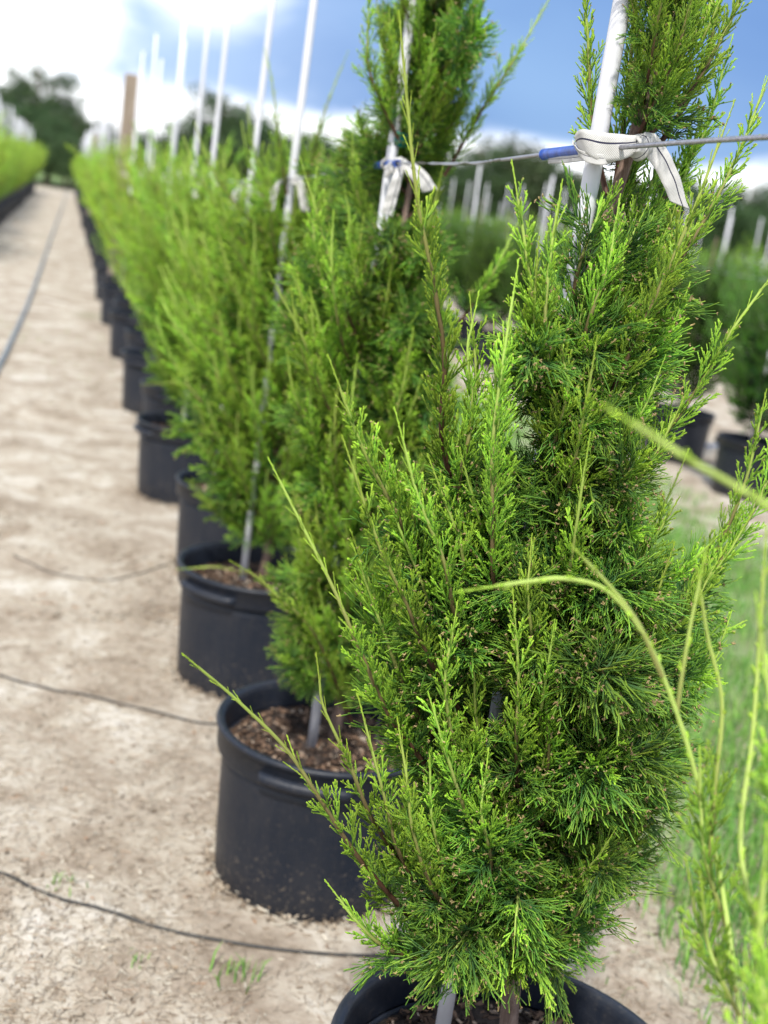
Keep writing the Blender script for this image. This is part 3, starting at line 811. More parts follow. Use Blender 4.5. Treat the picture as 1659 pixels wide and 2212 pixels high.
# ---- tree zero: next pot on the right hand, only a few arching shoots reach across
t0b = np.array([.86, .26, .30])
t0 = thing('juniper_tree', 'juniper with bare arching pale shoots reaching over the grass strip', 'tree', t0b, 0, 'junipers of the long pot row')
loc0 = [np.array(p) for p in [(0, 0, 0), (.01, .0, .5), (-.01, .01, 1.0), (.0, .02, 1.6), (.01, .0, 2.0)]]
trunk_obj(loc0, .017, .003, t0)
SH = [
 ([(1640, 2420, .70), (1600, 2200, .77), (1560, 1920, .82), (1500, 1660, .85), (1440, 1480, .86), (1390, 1370, .86), (1310, 1275, .86), (1220, 1250, .85), (1150, 1255, .85), (1072, 1266, .84)], dict(dark_to=-.5, whip=.96, full=.4, base_r=.0032)),
 ([(1430, 1460, .86), (1380, 1350, .86), (1320, 1270, .86), (1262, 1208, .85)], dict(dark_to=-.5, whip=.98, full=.4, base_r=.0023)),
 ([(1462, 1540, .86), (1475, 1450, .86), (1492, 1350, .86), (1512, 1255, .86)], dict(dark_to=-.5, whip=.98, full=.4, base_r=.002)),
 ([(1780, 1170, .66), (1660, 1092, .68), (1580, 1045, .69), (1500, 1000, .69), (1430, 955, .70), (1368, 916, .70)], dict(dark_to=-.5, whip=.98, full=.4, base_r=.0028)),
 ([(1530, 1900, .83), (1545, 1700, .84), (1560, 1520, .85), (1530, 1380, .86), (1515, 1290, .86)], dict(dark_to=-.5, whip=.6, full=.6, base_r=.0022)),
 ([(1700, 2300, .70), (1650, 2060, .74), (1600, 1830, .77), (1625, 1600, .79), (1640, 1400, .80), (1650, 1230, .80)], dict(dark_to=-.5, whip=.3, full=.7, base_r=.003)),
 ([(1570, 2000, .82), (1530, 1880, .82), (1515, 1760, .83), (1512, 1660, .83)], dict(dark_to=-.5, whip=.2, full=.8, base_r=.002)),
 ([(1590, 2140, .78), (1540, 2060, .78), (1505, 1980, .79), (1495, 1930, .79)], dict(dark_to=-.5, whip=.2, full=.8, base_r=.002)),
 ([(1700, 2400, .66), (1660, 2200, .68), (1640, 2080, .69), (1650, 1900, .70)], dict(dark_to=-.2, whip=.1, full=.9, base_r=.003)),
 ([(1720, 1800, .72), (1680, 1600, .73), (1655, 1450, .74), (1640, 1340, .74)], dict(dark_to=-.2, whip=.15, full=.8, base_r=.003)),
 ([(1600, 2200, .77), (1560, 2120, .77), (1530, 2040, .78), (1520, 1960, .78)], dict(dark_to=-.3, whip=.1, full=1, base_r=.002)),
]
for hi, (pts, kw) in enumerate(SH):
    p0 = [at(p[0], p[1], p[2] * (1.2 if p[2] > .8 else 1.0 + .2 * max(0, (p[2] - .65) / .15) if hi not in (3,) else 1.0)) for p in pts]
    if hi in (0, 3, 5, 8, 9):                      # root these on the trunk
        f = p0[0]; zr = max(.45, f[2] - .22)
        p0 = [t0b + np.array([0, 0, zr - .3]), (t0b + np.array([0, 0, zr - .3]) + f) / 2 + np.array([.02, 0, .0])] + p0
        kw = dict(kw, start=.42)
    P = spline(p0, 40) - t0b
    obj('branch', branch_mesh('branch', P, np.random.default_rng(700 + hi), pale=True, taper_end=.45, **kw), t0)
def behind(az, z):
    d = np.array([math.cos(az), math.sin(az)]); return d[0] > .15 or d[1] < -.5
def behind0(az, z):
    d = np.array([math.cos(az), math.sin(az)]); return (d[0] > .2 and d[1] < .75) or (d[1] < -.6 and d[0] > -.3)
fill_tree(t0, loc0, .2, 1.7, 50, 50, 8, np.random.default_rng(22), az_ok=behind0, s_low=.6, s_mid=.95, s_top=.6)

# ---- trees two to six: same kit of branches
S2Y = [-400, 0, 150, 300, 450, 600, 800, 1000, 1200, 1400, 1480, 1560]
S2L = [820, 795, 800, 720, 640, 615, 600, 620, 600, 580, 620, 700]
S2R = [1080, 1060, 1060, 1000, 950, 965, 990, 990, 980, 900, 860, 780]
def ok2(pts):
    for q in pts[3:]:
        x, y = pix(q + np.array([pot_pos(2)[0] + .02, pot_pos(2)[1] + .03, .31]))
        if x < np.interp(y, S2Y, S2L) + 15 or x > np.interp(y, S2Y, S2R) - 15 or y > 1520: return False
        if 780 < x < 935 and 318 < y < 455 and q[1] < -.02: return False
    return True
def row_tree(i, label, top, n_out, n_in, n_up, seed, lean=(0, 0), s_mid=1.0, tilt=(-.05, .25), kits=None, ok=None):
    x, y = pot_pos(i)
    b = np.array([x + .02, y + .03, .31])
    t = thing('juniper_tree', label, 'tree', b, 0, 'junipers of the long pot row')
    r = np.random.default_rng(seed)
    lp = [np.array([0, 0, 0]), np.array([.01, 0, .35]), np.array([-.02 + lean[0] * .4, .01, .9]), np.array([lean[0] * .8, lean[1] * .8, 1.4]), np.array([lean[0], lean[1], top])]
    trunk_obj(lp, .016, .003, t)
    fill_tree(t, lp, .14, top, n_out, n_in, n_up, r, s_low=.72, s_mid=s_mid, s_top=.85, mids=(.36, .68), tilt=tilt, kits=kits, ok=ok)
    return t, b
LK = (OUTER_L, INNER_L, UPPER_L)
t2, b2 = row_tree(2, 'slightly soft green juniper whose strap has two hanging tails', 2.10, 84, 60, 50, 31, (-.01, 0), 1.15, ok=ok2)
t3, b3 = row_tree(3, PHR[3].replace('the ', '', 1) + ', wispy on top', 1.50, 96, 40, 30, 32, (.02, 0), 1.32, (.05, .45), LK)
t4, b4 = row_tree(4, PHR[4].replace('the ', '', 1) + ', broad lime crown', 1.42, 90, 26, 26, 33, (0, 0), 1.5, (.05, .5), LK)
t5, b5 = row_tree(5, PHR[5].replace('the ', '', 1) + ', lime crown', 1.40, 86, 16, 24, 34, (0, 0), 1.5, (.05, .5), LK)
t6, b6 = row_tree(6, PHR[6].replace('the ', '', 1) + ', feathery lime crown', 1.38, 84, 12, 22, 35, (0, 0), 1.5, (.05, .5), LK)
fill_tree(t2, [np.array([0, 0, 0]), np.array([.01, 0, .35]), np.array([-.02, .01, .9]), np.array([0, 0, 1.45])], .16, 1.42, 90, 90, 0, np.random.default_rng(77), az_ok=lambda az, z: math.cos(az) * -.45 + math.sin(az) * -.9 > .25, s_low=.7, s_mid=1.1, s_top=.9, ok=ok2)
face = lambda az, z: math.cos(az) * -.5 + math.sin(az) * -.87 > .2
for tt, sd in ((t3, 81), (t4, 82), (t5, 83)):
    fill_tree(tt, [np.array([0, 0, 0]), np.array([.0, 0, .5]), np.array([0, .0, 1.4])], .14, 1.12, 64, 40, 0, np.random.default_rng(sd), az_ok=face, s_low=.7, s_mid=1.2, s_top=1.0, tilt=(.0, .35), kits=LK)
# loose whips of trees two and three that the photo shows crossing the aisle side
def extra(t, b, lst, seed):
    for k, (pts, kw) in enumerate(lst):
        P = spline([at(*p) for p in pts], 22) - b
        obj('branch', branch_mesh('branch', P, np.random.default_rng(seed + k), **kw), t)
extra(t2, b2, [([(760, 1560, 2.70), (680, 1370, 2.55), (600, 1290, 2.50), (560, 1250, 2.48), (520, 1225, 2.46)], dict(dark_to=.1, whip=.2)),
               ([(760, 1000, 2.72), (690, 830, 2.62), (650, 720, 2.58), (600, 625, 2.55)], dict(dark_to=.1, whip=.3)),
               ([(900, 330, 2.72), (960, 200, 2.66), (1010, 80, 2.64), (1030, -20, 2.62)], dict(dark_to=.1, base_r=.005)),
               ([(960, 380, 2.72), (1040, 240, 2.68), (1110, 130, 2.66), (1185, 0, 2.64)], dict(dark_to=.05, whip=.3)),
               ([(860, 300, 2.72), (800, 160, 2.66), (795, 60, 2.64), (800, -20, 2.62)], dict(dark_to=.05, whip=.1)),
               ([(800, 800, 2.72), (730, 620, 2.62), (690, 480, 2.60), (660, 380, 2.58)], dict(dark_to=.1, whip=.2)),
               ([(990, 700, 2.74), (1060, 600, 2.70), (1110, 500, 2.70)], dict(dark_to=.1, whip=.3))], 600)
extra(t3, b3, [([(600, 1240, 3.95), (540, 1240, 3.85), (470, 1225, 3.80), (405, 1228, 3.78)], dict(dark_to=-.5, whip=.9, full=.4)),
               ([(660, 420, 3.98), (690, 280, 3.95), (720, 190, 3.94), (740, 140, 3.93)], dict(dark_to=-.2, whip=.5)),
               ([(620, 420, 3.98), (600, 280, 3.95), (590, 190, 3.94), (575, 120, 3.93)], dict(dark_to=-.2, whip=.5)),
               ([(640, 900, 3.98), (560, 750, 3.85), (500, 600, 3.80), (470, 500, 3.78)], dict(dark_to=.1, whip=.2))], 650)
extra(t4, b4, [([(520, 860, 5.15), (450, 840, 5.05), (390, 828, 5.0), (325, 830, 4.95)], dict(dark_to=-.5, whip=.9, full=.4))], 670)

# ---- rest of the row, the row across the aisle and the rows beyond the grass: one joined crown each
def crown_mesh(name, r, top, n, s_low, s_mid, s_top, tint=(1, 1, 1), wide=1.0, mid=(.35, .6), Lb=.42):
    parts = []
    for k in range(n):
        u = (k + r.random()) / n; z = .12 + (top - .12) * u * .86
        s = np.interp(u, [0, mid[0], mid[1], 1], [s_low, s_mid, s_mid * .92, s_top]) * r.uniform(.85, 1.12)
        V, Q, C = branch_geo(up_path(Lb * r.uniform(.85, 1.2), 1.0 * wide, .12 * wide, r, 8), r, base_r=.003, dark_to=r.uniform(0, .3), spacing=.044, lod=True, thick=1.3)
        az = k * 2.39996 + r.uniform(-.4, .4)
        V = (V * s) @ rotm((0, 0, 1), az).T + np.array([0, 0, z])
        parts.append((V, Q, None, C * np.array(tint)))
    V, Q, _, C = join_geo(parts)
    return make_mesh(name, V, Q, None, M['folfar'], C)
_r2 = np.random.default_rng(77)
CROWN = [crown_mesh('crown', _r2, tp_, n_, sl_, sm_, st_, tn_, 1.2, (.36, .68)) for tp_, n_, sl_, sm_, st_, tn_ in
         [(1.30, 64, .85, 1.7, .95, (1.05, 1.04, 1.0)), (1.50, 60, .7, 1.55, 1.1, (.95, 1.0, 1.0)), (1.38, 50, .8, 1.85, .8, (1.15, 1.06, 1.0)), (1.22, 44, .75, 1.6, 1.2, (.85, .95, 1.05)), (1.45, 70, .9, 1.75, .8, (1.08, 1.06, .95))]]
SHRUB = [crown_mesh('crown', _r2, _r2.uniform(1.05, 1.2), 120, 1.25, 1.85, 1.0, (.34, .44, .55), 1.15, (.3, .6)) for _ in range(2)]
_tv, _tq, _tt = tube_geo(spline([(0, 0, 0), (.01, 0, .5), (0, 0, 1.5)], 10), np.linspace(.016, .004, 10), 7)
FTRUNK = make_mesh('trunk', _tv, _tq, _tt, M['bark'])

# ---------------------------------------------------------------- pots
POT_R, POT_H = .272, .405
def pot_kit(seed):
    rj = np.random.default_rng(seed); p1, p2 = rj.uniform(0, 6.28, 2)
    def jit(V, a):
        rad = 1 + .010 * np.cos(2 * a + p1) + .005 * np.cos(3 * a + p2)
        dent = -.014 * np.exp(-((np.mod(a - 3.75 + np.pi, 2 * np.pi) - np.pi) / .22) ** 2)
        zf = np.clip(V[:, :1, 2] / POT_H, 0, 1)
        band = np.exp(-((V[:, :1, 2] - .30) / .06) ** 2)
        k = 1 + (rad - 1)[None] * zf + dent[None] * band * 1.0
        V[..., 0] *= k; V[..., 1] *= k
        return V
    H = POT_H
    body = [(.215, -.008), (.232, -.006), (.236, .004), (.242, .10), (.2475, .20), (.252, .30), (.254, H - .075), (.250, H - .075), (.246, .31), (.244, .29), (.20, .285)]
    rim = [(.2535, H - .078), (.2665, H - .074), (.2685, H - .068), (.270, H - .018), (.2745, H - .015), (.277, H - .008), (.2755, H - .002), (.270, H), (.260, H - .001), (.2565, H - .006), (.2545, H - .02), (.2505, H - .07)]
    V, Q = lathe(body, 72, jit); bm = make_mesh('pot_body', V, Q, None, M['pot'])
    V, Q = lathe(rim, 72, jit); rm = make_mesh('rim', V, Q, None, M['pot'])
    # handle: moulded crescent lug standing out of the rim band
    n = 22; a = np.linspace(-.42, .42, n); sec = [(.268, H - .066), (.283, H - .064), (.288, H - .058), (.288, H - .046), (.283, H - .040), (.268, H - .038)]
    HV = []
    for k, an in enumerate(a):
        e = min(1, (1 - abs(an) / .42) / .12); e = math.sqrt(max(e, 0.0))
        for (rr, z) in sec:
            R_ = .266 + (rr - .266) * (.15 + .85 * e); HV.append((R_ * math.cos(an), R_ * math.sin(an), z))
    HV = np.array(HV); k = len(sec)
    i = np.arange(n - 1)[:, None] * k; j = np.arange(k - 1)[None, :]
    HQ = np.stack([i + j, i + j + 1, i + k + j + 1, i + k + j], -1).reshape(-1, 4)
    hm = make_mesh('handle', HV, HQ, None, M['pot'])
    return bm, rm, hm
KITS = [pot_kit(s) for s in (1, 2, 3)]

def soil_mesh(seed):
    prof = [(0.0005, .347), (.06, .346), (.12, .343), (.18, .338), (.22, .333), (.247, .327), (.249, .31)]
    r = np.random.default_rng(seed)
    def jit(V, a):
        V[..., 2] += (vnoise(V[..., 0] + 5, V[..., 1] + 5, 22, seed) - .5) * .014 * (V[..., 2] > .32)
        return V
    V, Q = lathe(prof, 60, jit)
    return make_mesh('soil', V, Q, None, M['soil'])
def chips_mesh(seed, n, R=.235, z=.343, size=(.006, .022)):
    r = np.random.default_rng(seed)
    rad = R * np.sqrt(r.random(n)); a = r.uniform(0, 6.28, n)
    l = r.uniform(*size, n); w = l * r.uniform(.2, .5, n); h = l * r.uniform(.08, .2, n)
    zz = np.interp(rad, [0, .12, .24], [z + .006, z + .003, z - .01])
    c = np.stack([rad * np.cos(a), rad * np.sin(a), zz + r.uniform(0, .006, n)], 1)
    return chips_geo(r, c, l, w, h, [(.02, .013, .01), (.07, .042, .028), (.16, .10, .065), (.30, .22, .16), (.40, .33, .26)], [.34, .34, .2, .09, .03])
BOX = np.array([[x, y, z] for x in (-.5, .5) for y in (-.5, .5) for z in (-.5, .5)])
BOXQ = np.array([[0, 1, 3, 2], [4, 6, 7, 5], [0, 4, 5, 1], [2, 3, 7, 6], [0, 2, 6, 4], [1, 5, 7, 3]])
def chips_geo(r, c, l, w, h, pal, pr, tilt=.35):
    n = len(c); yaw = r.uniform(0, 6.28, n); t1_ = r.normal(0, tilt, n)
    X = np.stack([np.cos(yaw) * np.cos(t1_), np.sin(yaw) * np.cos(t1_), np.sin(t1_)], 1)
    Yv = np.stack([-np.sin(yaw), np.cos(yaw), r.normal(0, tilt, n)], 1); Yv /= np.linalg.norm(Yv, axis=1)[:, None]
    Z = np.cross(X, Yv); Z /= np.linalg.norm(Z, axis=1)[:, None]
    B = BOX[None] * (1 + r.uniform(-.25, .25, (n, 8, 3)))
    V = c[:, None] + B[..., :1] * (X * l[:, None])[:, None] + B[..., 1:2] * (Yv * w[:, None])[:, None] + B[..., 2:] * (Z * h[:, None])[:, None]
    Q = (BOXQ[None] + (np.arange(n) * 8)[:, None, None]).reshape(-1, 4)
    col = np.array(pal)[r.choice(len(pal), n, p=pr)] * r.uniform(.75, 1.25, (n, 1))
    return V.reshape(-1, 3), Q, np.repeat(col, 8, 0)
SOIL = soil_mesh(4)
def chips_me(seed, n, **k):
    V, Q, C = chips_mesh(seed, n, **k)
    return make_mesh('bark_mulch', V, Q, None, M['chip'], C, smooth=False)
CHIP_HI = [chips_me(s, 1500) for s in (1, 2)]
CHIP_LO = chips_me(3, 350, size=(.012, .03))

def make_pot(loc, rotz, label, group, k=0, chips=None, handles=True):
    t = thing('plant_pot', label, 'pot', (loc[0], loc[1], 0), rotz, group); t.scale = (1.025, 1.025, 1.0)
    bm, rm, hm = KITS[k % 3]
    obj('pot_body', bm, t); r_ = obj('rim', rm, t)
    if handles:
        for a in (0, math.pi): obj('handle', hm, r_, (0, 0, 0), (0, 0, a))
    s = obj('soil', SOIL, t)
    if chips: kind(obj('bark_mulch', chips, s), 'stuff')
    return t

POTGROUP = 'black pots of the long row'
for i in range(0, 7):
    lab = {0: 'black nursery pot of the juniper with arching bare shoots',
           1: 'black nursery pot with wet dark bark mulch under the big strap knot tree',
           2: 'black nursery pot showing handle lug, dry bark mulch and white stake',
           3: 'black nursery pot two on from the tree with the big strap knot',
           4: 'black nursery pot three on from the tree with the big strap knot',
           5: 'black nursery pot four on from the tree with the big strap knot',
           6: 'black nursery pot five on from the tree with the big strap knot'}[i]
    make_pot(pot_pos(i), {0: 1.0, 1: .4, 2: math.radians(247), 3: math.radians(222), 4: 2.0, 5: .3, 6: 1.2}[i], lab, POTGROUP, i, CHIP_HI[i % 2] if i < 4 else CHIP_LO)

# ---------------------------------------------------------------- stakes, straps, sleeves, tapes, cable
def stake(x, y, z0, z1, label, group, lean=(0, 0), r=.0122, sides=14):
    P = [(x + lean[0] * (z - .3), y + lean[1] * (z - .3), z) for z in np.linspace(z0, z1, 6)]
    b = np.array([x, y, 0])
    V, Q, T = tube_geo(np.array(P) - b, r, sides)
    o = obj('stake', make_mesh('stake', V, Q, T, M['pvc']), None, b)
    return tag(o, label, 'stake', group)
SG = 'white stakes of the long row'
ST = {1: (.681, 1.60), 2: (.690, 2.735), 3: (.690, 4.02), 4: (.72, 5.22), 5: (.70, 6.50), 6: (.74, 7.70), 0: (.70, .30)}
stake(*ST[1], .30, 2.75, 'white plastic stake wrapped by the big white strap knot', SG, (-.004, 0))
stake(*ST[2], .30, 2.75, 'white plastic stake beside the juniper with two hanging strap tails', SG, (-.006, .0))
stake(*ST[0], .30, 2.75, 'white plastic stake of the juniper with arching bare shoots', SG)
for i in (3, 4, 5, 6):
    stake(*ST[i], .30, 2.8 - .03 * (i % 2), 'white plastic stake of ' + PHR[i], SG, (random.uniform(-.008, .012), random.uniform(-.01, .01)))

# cable: straight between its ties, sagging a little along the row
CABX = .683
def atx(px, py, X):
    v = RC @ _ray((px, py)); return np.array([0, 0, CAMH]) + v * (X / v[0])
cab = [np.array([.70, -1.2, 1.80]), np.array([.70, .3, 1.79]), atx(1659, 296, .690), atx(1500, 306, .690), atx(1392, 314, .690), atx(1190, 332, .690), np.array([.68, 2.2, 1.745]), np.array([.676, 2.72, 1.742]), np.array([.68, 3.4, 1.715]),
       np.array([.675, 4.02, 1.69]), np.array([.69, 5.22, 1.665]), np.array([.69, 6.5, 1.665]), np.array([.66, 8.6, 1.69])]
far_c = [np.array([.70, y, 1.68 - .03 * math.sin((y - 8.6) * .5)]) for y in np.arange(10.5, 62, 3.0)]
pn = spline(cab, 2400); near = pn[pn[:, 1] < 2.0]; 
Pc = np.vstack([near[near[:, 1] > .6][::1], spline(np.vstack([[near[-1] + np.array([0, .01, -.0003])], cab[6:], far_c]), 160)])
front = spline([cab[0], cab[1], near[near[:, 1] > .6][0] - np.array([0, .01, 0])], 12)
Pc = np.vstack([front, Pc])
# resample the near stretch finely so that the lay of the strands shows
fine_c = spline(Pc[(Pc[:, 1] > .55) & (Pc[:, 1] < 2.0)], 1500)
Pc = np.vstack([Pc[Pc[:, 1] <= .55], fine_c, Pc[Pc[:, 1] >= 2.0]])
o = tube('cable', Pc, .0031, M['cable'], 18, None, lobes=6, twist=2 * math.pi / .034)
tag(o, 'grey twisted steel cable strung along the row of stakes', 'cable')

def ribbon(name, path, wdirs, width, parent, n=60, thick=.0011, taper=None, cut=0.0, wav=0.0, seed=0):
    """woven strap along a path; wdirs gives the across direction at each path point; cut slants the far end"""
    P = spline(path, n); Wd = spline(wdirs, n); Wd /= np.linalg.norm(Wd, axis=1)[:, None]
    T = np.gradient(P, axis=0); T /= np.linalg.norm(T, axis=1)[:, None]
    Nn = np.cross(T, Wd); Nn /= np.linalg.norm(Nn, axis=1)[:, None]
    s = np.concatenate([[0], np.cumsum(np.linalg.norm(np.diff(P, axis=0), axis=1))])
    k = 7; V, UV = [], []
    tp = np.ones(n) if taper is None else np.interp(np.linspace(0, 1, n), np.linspace(0, 1, len(taper)), taper)
    r = np.random.default_rng(seed); ph = r.uniform(0, 6.28, 3)
    for side in (1, -1):
        for i in range(n):
            for j in range(k):
                u = j / (k - 1) - .5
                sh = cut * (u + .5) * max(0, (i / (n - 1) - .75) / .25)
                bulge = wav * (math.sin(9 * i / n * 3 + ph[0] + 2.5 * u) * .5 + (1 - 4 * u * u) * .6)
                V.append(P[i] + Wd[i] * u * width * tp[i] - T[i] * sh + Nn[i] * (side * thick / 2 + bulge))
                UV.append(((u + .5) * .027, s[i]))
    V = np.array(V); i = np.arange(n - 1)[:, None] * k; j = np.arange(k - 1)[None, :]
    Q = np.stack([i + j, i + j + 1, i + k + j + 1, i + k + j], -1).reshape(-1, 4)
    o_ = n * k; Q2 = Q[:, ::-1] + o_
    ed = []
    for a in range(n - 1):
        ed.append((a * k, a * k + k, o_ + a * k + k, o_ + a * k)); b = a * k + k - 1
        ed.append((b, o_ + b, o_ + b + k, b + k))
    for j in range(k - 1):
        ed.append((j, o_ + j, o_ + j + 1, j + 1)); e = (n - 1) * k + j
        ed.append((e, e + 1, o_ + e + 1, o_ + e))
    return obj(name, make_mesh(name, V, np.vstack([Q, Q2, np.array(ed)]), None, M['web'], None, True, np.array(UV)), parent)

def loop_band(name, c, axis, rad, width, parent, turns=1.15, squash=1.0, a0=0.0, seed=0, wav=.0006):
    """a turn of strap wound round an axis"""
    ax = np.array(axis, float); ax /= np.linalg.norm(ax)
    e1 = np.cross(ax, [0, 0, 1.0]); e1 = e1 / np.linalg.norm(e1) if np.linalg.norm(e1) > .1 else np.array([1.0, 0, 0])
    e2 = np.cross(ax, e1)
    t = np.linspace(0, turns * 2 * np.pi, 14) + a0
    P = [np.array(c) + rad * (e1 * math.cos(q) + e2 * math.sin(q) * squash) + ax * .003 * (q - a0) / 6.28 for q in t]
    P = [p + (p - np.array(c)) * .06 * i / 14 for i, p in enumerate(P)]
    return ribbon(name, P, [ax] * len(P), width, parent, 48, seed=seed, wav=wav)

UP = np.array([0, 0, 1.0])
cdir = near[-1] - near[-40]; cdir = -(near[-1] - near[-400]); cdir /= np.linalg.norm(cdir)      # along the cable, towards tree zero
def cab_at(y): 
    i = int(np.argmin(np.abs(Pc[:, 1] - y))); return Pc[i]
view = lambda p: (np.array([0, 0, CAMH]) - p) / np.linalg.norm(np.array([0, 0, CAMH]) - p)

kn = at(1310, 325, 1.575)
strap1 = thing('webbing_strap', 'white woven strap with dark stitch line knotted round stake and cable', 'strap', kn, 0, 'white straps tied to the cable')
def rel(px, py, Y): return at(px, py, Y) - kn
imgup = -RC[:, 1]; imgr = RC[:, 0]
mixd = lambda a, b, c=0: imgr * a + imgup * b + RC[:, 2] * c
ribbon('wrap', [rel(1262, 335, 1.625), rel(1250, 312, 1.60), rel(1262, 308, 1.575), rel(1300, 318, 1.562), rel(1345, 318, 1.560), rel(1378, 312, 1.565), rel(1392, 312, 1.580)],
       [mixd(-.5, 1), mixd(-.35, 1), mixd(-.2, 1, -.2), mixd(.05, 1, -.3), mixd(.1, 1, -.1), mixd(.15, 1), mixd(.2, 1, .3)], .030, strap1, 70, taper=[.8, .85, 1.15, 1.25, 1.1, .75, .6], wav=.0022, seed=1)
ribbon('wrap', [rel(1378, 292, 1.575), rel(1392, 300, 1.556), rel(1396, 318, 1.552), rel(1380, 336, 1.558), rel(1362, 336, 1.575), rel(1362, 312, 1.585)],
       [mixd(1, .2), mixd(1, .1), mixd(1, 0), mixd(.8, -.5), mixd(.6, -.8), mixd(.7, -.5)], .019, strap1, 60, taper=[.8, 1, 1, .9, .8, .7], wav=.001, seed=2)
ribbon('wrap', [rel(1330, 340, 1.57), rel(1300, 345, 1.56), rel(1262, 338, 1.575), rel(1244, 322, 1.60), rel(1240, 310, 1.63)],
       [mixd(.1, 1), mixd(.0, 1, -.2), mixd(-.2, 1), mixd(-.5, 1), mixd(-.5, 1)], .014, strap1, 50, taper=[.8, 1, 1, .9, .8], wav=.0012, seed=3)
ribbon('tail', [rel(1384, 296, 1.562), rel(1402, 308, 1.556), rel(1428, 345, 1.552), rel(1449, 388, 1.550), rel(1464, 432, 1.550)],
       [mixd(.62, .8), mixd(.75, .65), mixd(.9, .45, .1), mixd(.95, .35, .15), mixd(.98, .25, .2)], .027, strap1, 60, taper=[.6, 1, 1.05, 1, .95, .8], cut=-.016, wav=.0012, seed=4)

slc = [cab_at(1.66) * 1.0, cab_at(1.84)]
def sleeve(y0, y1, label, rad=.0085):
    i0 = Pc[(Pc[:, 1] > y0) & (Pc[:, 1] < y1)]
    P = spline([i0[0], i0[len(i0) // 2], i0[-1]], 14)
    b = P[0].copy()
    outer, Q, T = tube_geo(P - b, rad, 16, caps=False)
    inner, Qi, _ = tube_geo(P - b, rad * .72, 16, caps=False)
    V = np.vstack([outer, inner]); o_ = len(outer); nn = (len(P) - 1) * 16
    ring = [(k, (k + 1) % 16, o_ + (k + 1) % 16, o_ + k) for k in range(16)] + [(nn + k, o_ + nn + k, o_ + nn + (k + 1) % 16, nn + (k + 1) % 16) for k in range(16)]
    o = obj('hose_sleeve', make_mesh('hose_sleeve', V, np.vstack([Q, Qi[:, ::-1] + o_, np.array(ring)]), None, M['sleeve']), None, b)
    return tag(o, label, 'sleeve', 'blue sleeves on the cable')
sleeve(1.60, 1.83, 'blue plastic sleeve on the cable beside the big white strap knot')
sleeve(2.60, 2.86, 'blue plastic sleeve on the cable by the two hanging strap tails')
loop_band('wrap', cab_at(1.645) - kn, cdir, .0125, .016, strap1, 1.2, seed=8, wav=.001)
ribbon('wrap', [cab_at(1.66) - kn + np.array([-.004, 0, -.010]), cab_at(1.72) - kn + np.array([-.005, 0, -.0115]), cab_at(1.80) - kn + np.array([-.003, 0, -.010])], [mixd(0, 1)] * 3, .010, strap1, 20, seed=9)

k2 = at(855, 358, 2.69)
strap2 = thing('webbing_strap', 'white woven strap with two limp tails hanging at the second stake', 'strap', k2, 0, 'white straps tied to the cable')
def rel2(px, py, Y): return at(px, py, Y) - k2
loop_band('wrap', np.array([ST[2][0] - .004, ST[2][1], 1.742]) - k2, UP, .017, .024, strap2, 1.2, seed=11)
ribbon('wrap', [rel2(832, 372, 2.70), rel2(850, 358, 2.67), rel2(866, 352, 2.66), rel2(880, 356, 2.68)], [mixd(0, 1)] * 4, .026, strap2, 30, taper=[1, 1.1, 1, .7], wav=.002, seed=12)
ribbon('tail', [rel2(866, 352, 2.66), rel2(858, 385, 2.64), rel2(845, 430, 2.64), rel2(838, 458, 2.64)], [mixd(1, .1), mixd(1, 0, .3), mixd(1, .1, .2), mixd(1, .2)], .027, strap2, 30, taper=[.5, .8, 1, 1], cut=-.014, wav=.002, seed=13)
ribbon('tail', [rel2(868, 354, 2.66), rel2(888, 366, 2.63), rel2(910, 385, 2.62), rel2(926, 408, 2.62)], [mixd(.3, 1), mixd(.5, .8), mixd(.7, .7), mixd(.8, .5)], .030, strap2, 30, taper=[.5, 1, 1.1, 1], cut=-.01, wav=.002, seed=14)
loop_band('wrap', cab_at(2.79) - k2, np.array([0, 1, 0]), .0115, .016, strap2, 1.15, seed=15)

# plain straps of the further stakes share one kit
def strap_kit():
    t = obj('kit', None)
    a = loop_band('wrap', (0, 0, 0), UP, .018, .026, t, 1.2, seed=21)
    b = ribbon('tail', [np.array(p) for p in [(-.018, -.012, 0), (-.045, -.03, -.02), (-.055, -.03, -.07), (-.06, -.028, -.11)]], [np.array([.3, -.2, 1.0]), np.array([.8, -.3, .6]), np.array([1, -.2, .1]), np.array([1, -.2, 0])], .03, t, 30, wav=.002, seed=22)
    c = ribbon('tail', [np.array(p) for p in [(.0, -.02, 0), (.03, -.05, -.01), (.05, -.06, -.05), (.06, -.06, -.09)]], [np.array([.2, .2, 1.0]), np.array([.6, -.3, .6]), np.array([1, -.2, .1]), np.array([1, -.2, 0])], .03, t, 30, wav=.002, seed=23)
    ms = (a.data, b.data, c.data)
    for x in (a, b, c, t): bpy.data.objects.remove(x)
    return ms
SKIT = strap_kit()
def plain_strap(x, y, z, rz, label, group='white straps tied to the cable'):
    t = thing('webbing_strap', label, 'strap', (x, y, z), rz, group)
    obj('wrap', SKIT[0], t); obj('tail', SKIT[1], t); obj('tail', SKIT[2], t)
for i in (3, 4, 5, 6):
    plain_strap(ST[i][0] + .004, ST[i][1], cab_at(ST[i][1])[2], random.uniform(-.4, .4), 'white strap %s pots on from the big strap knot' % ['two', 'three', 'four', 'five'][i - 3])

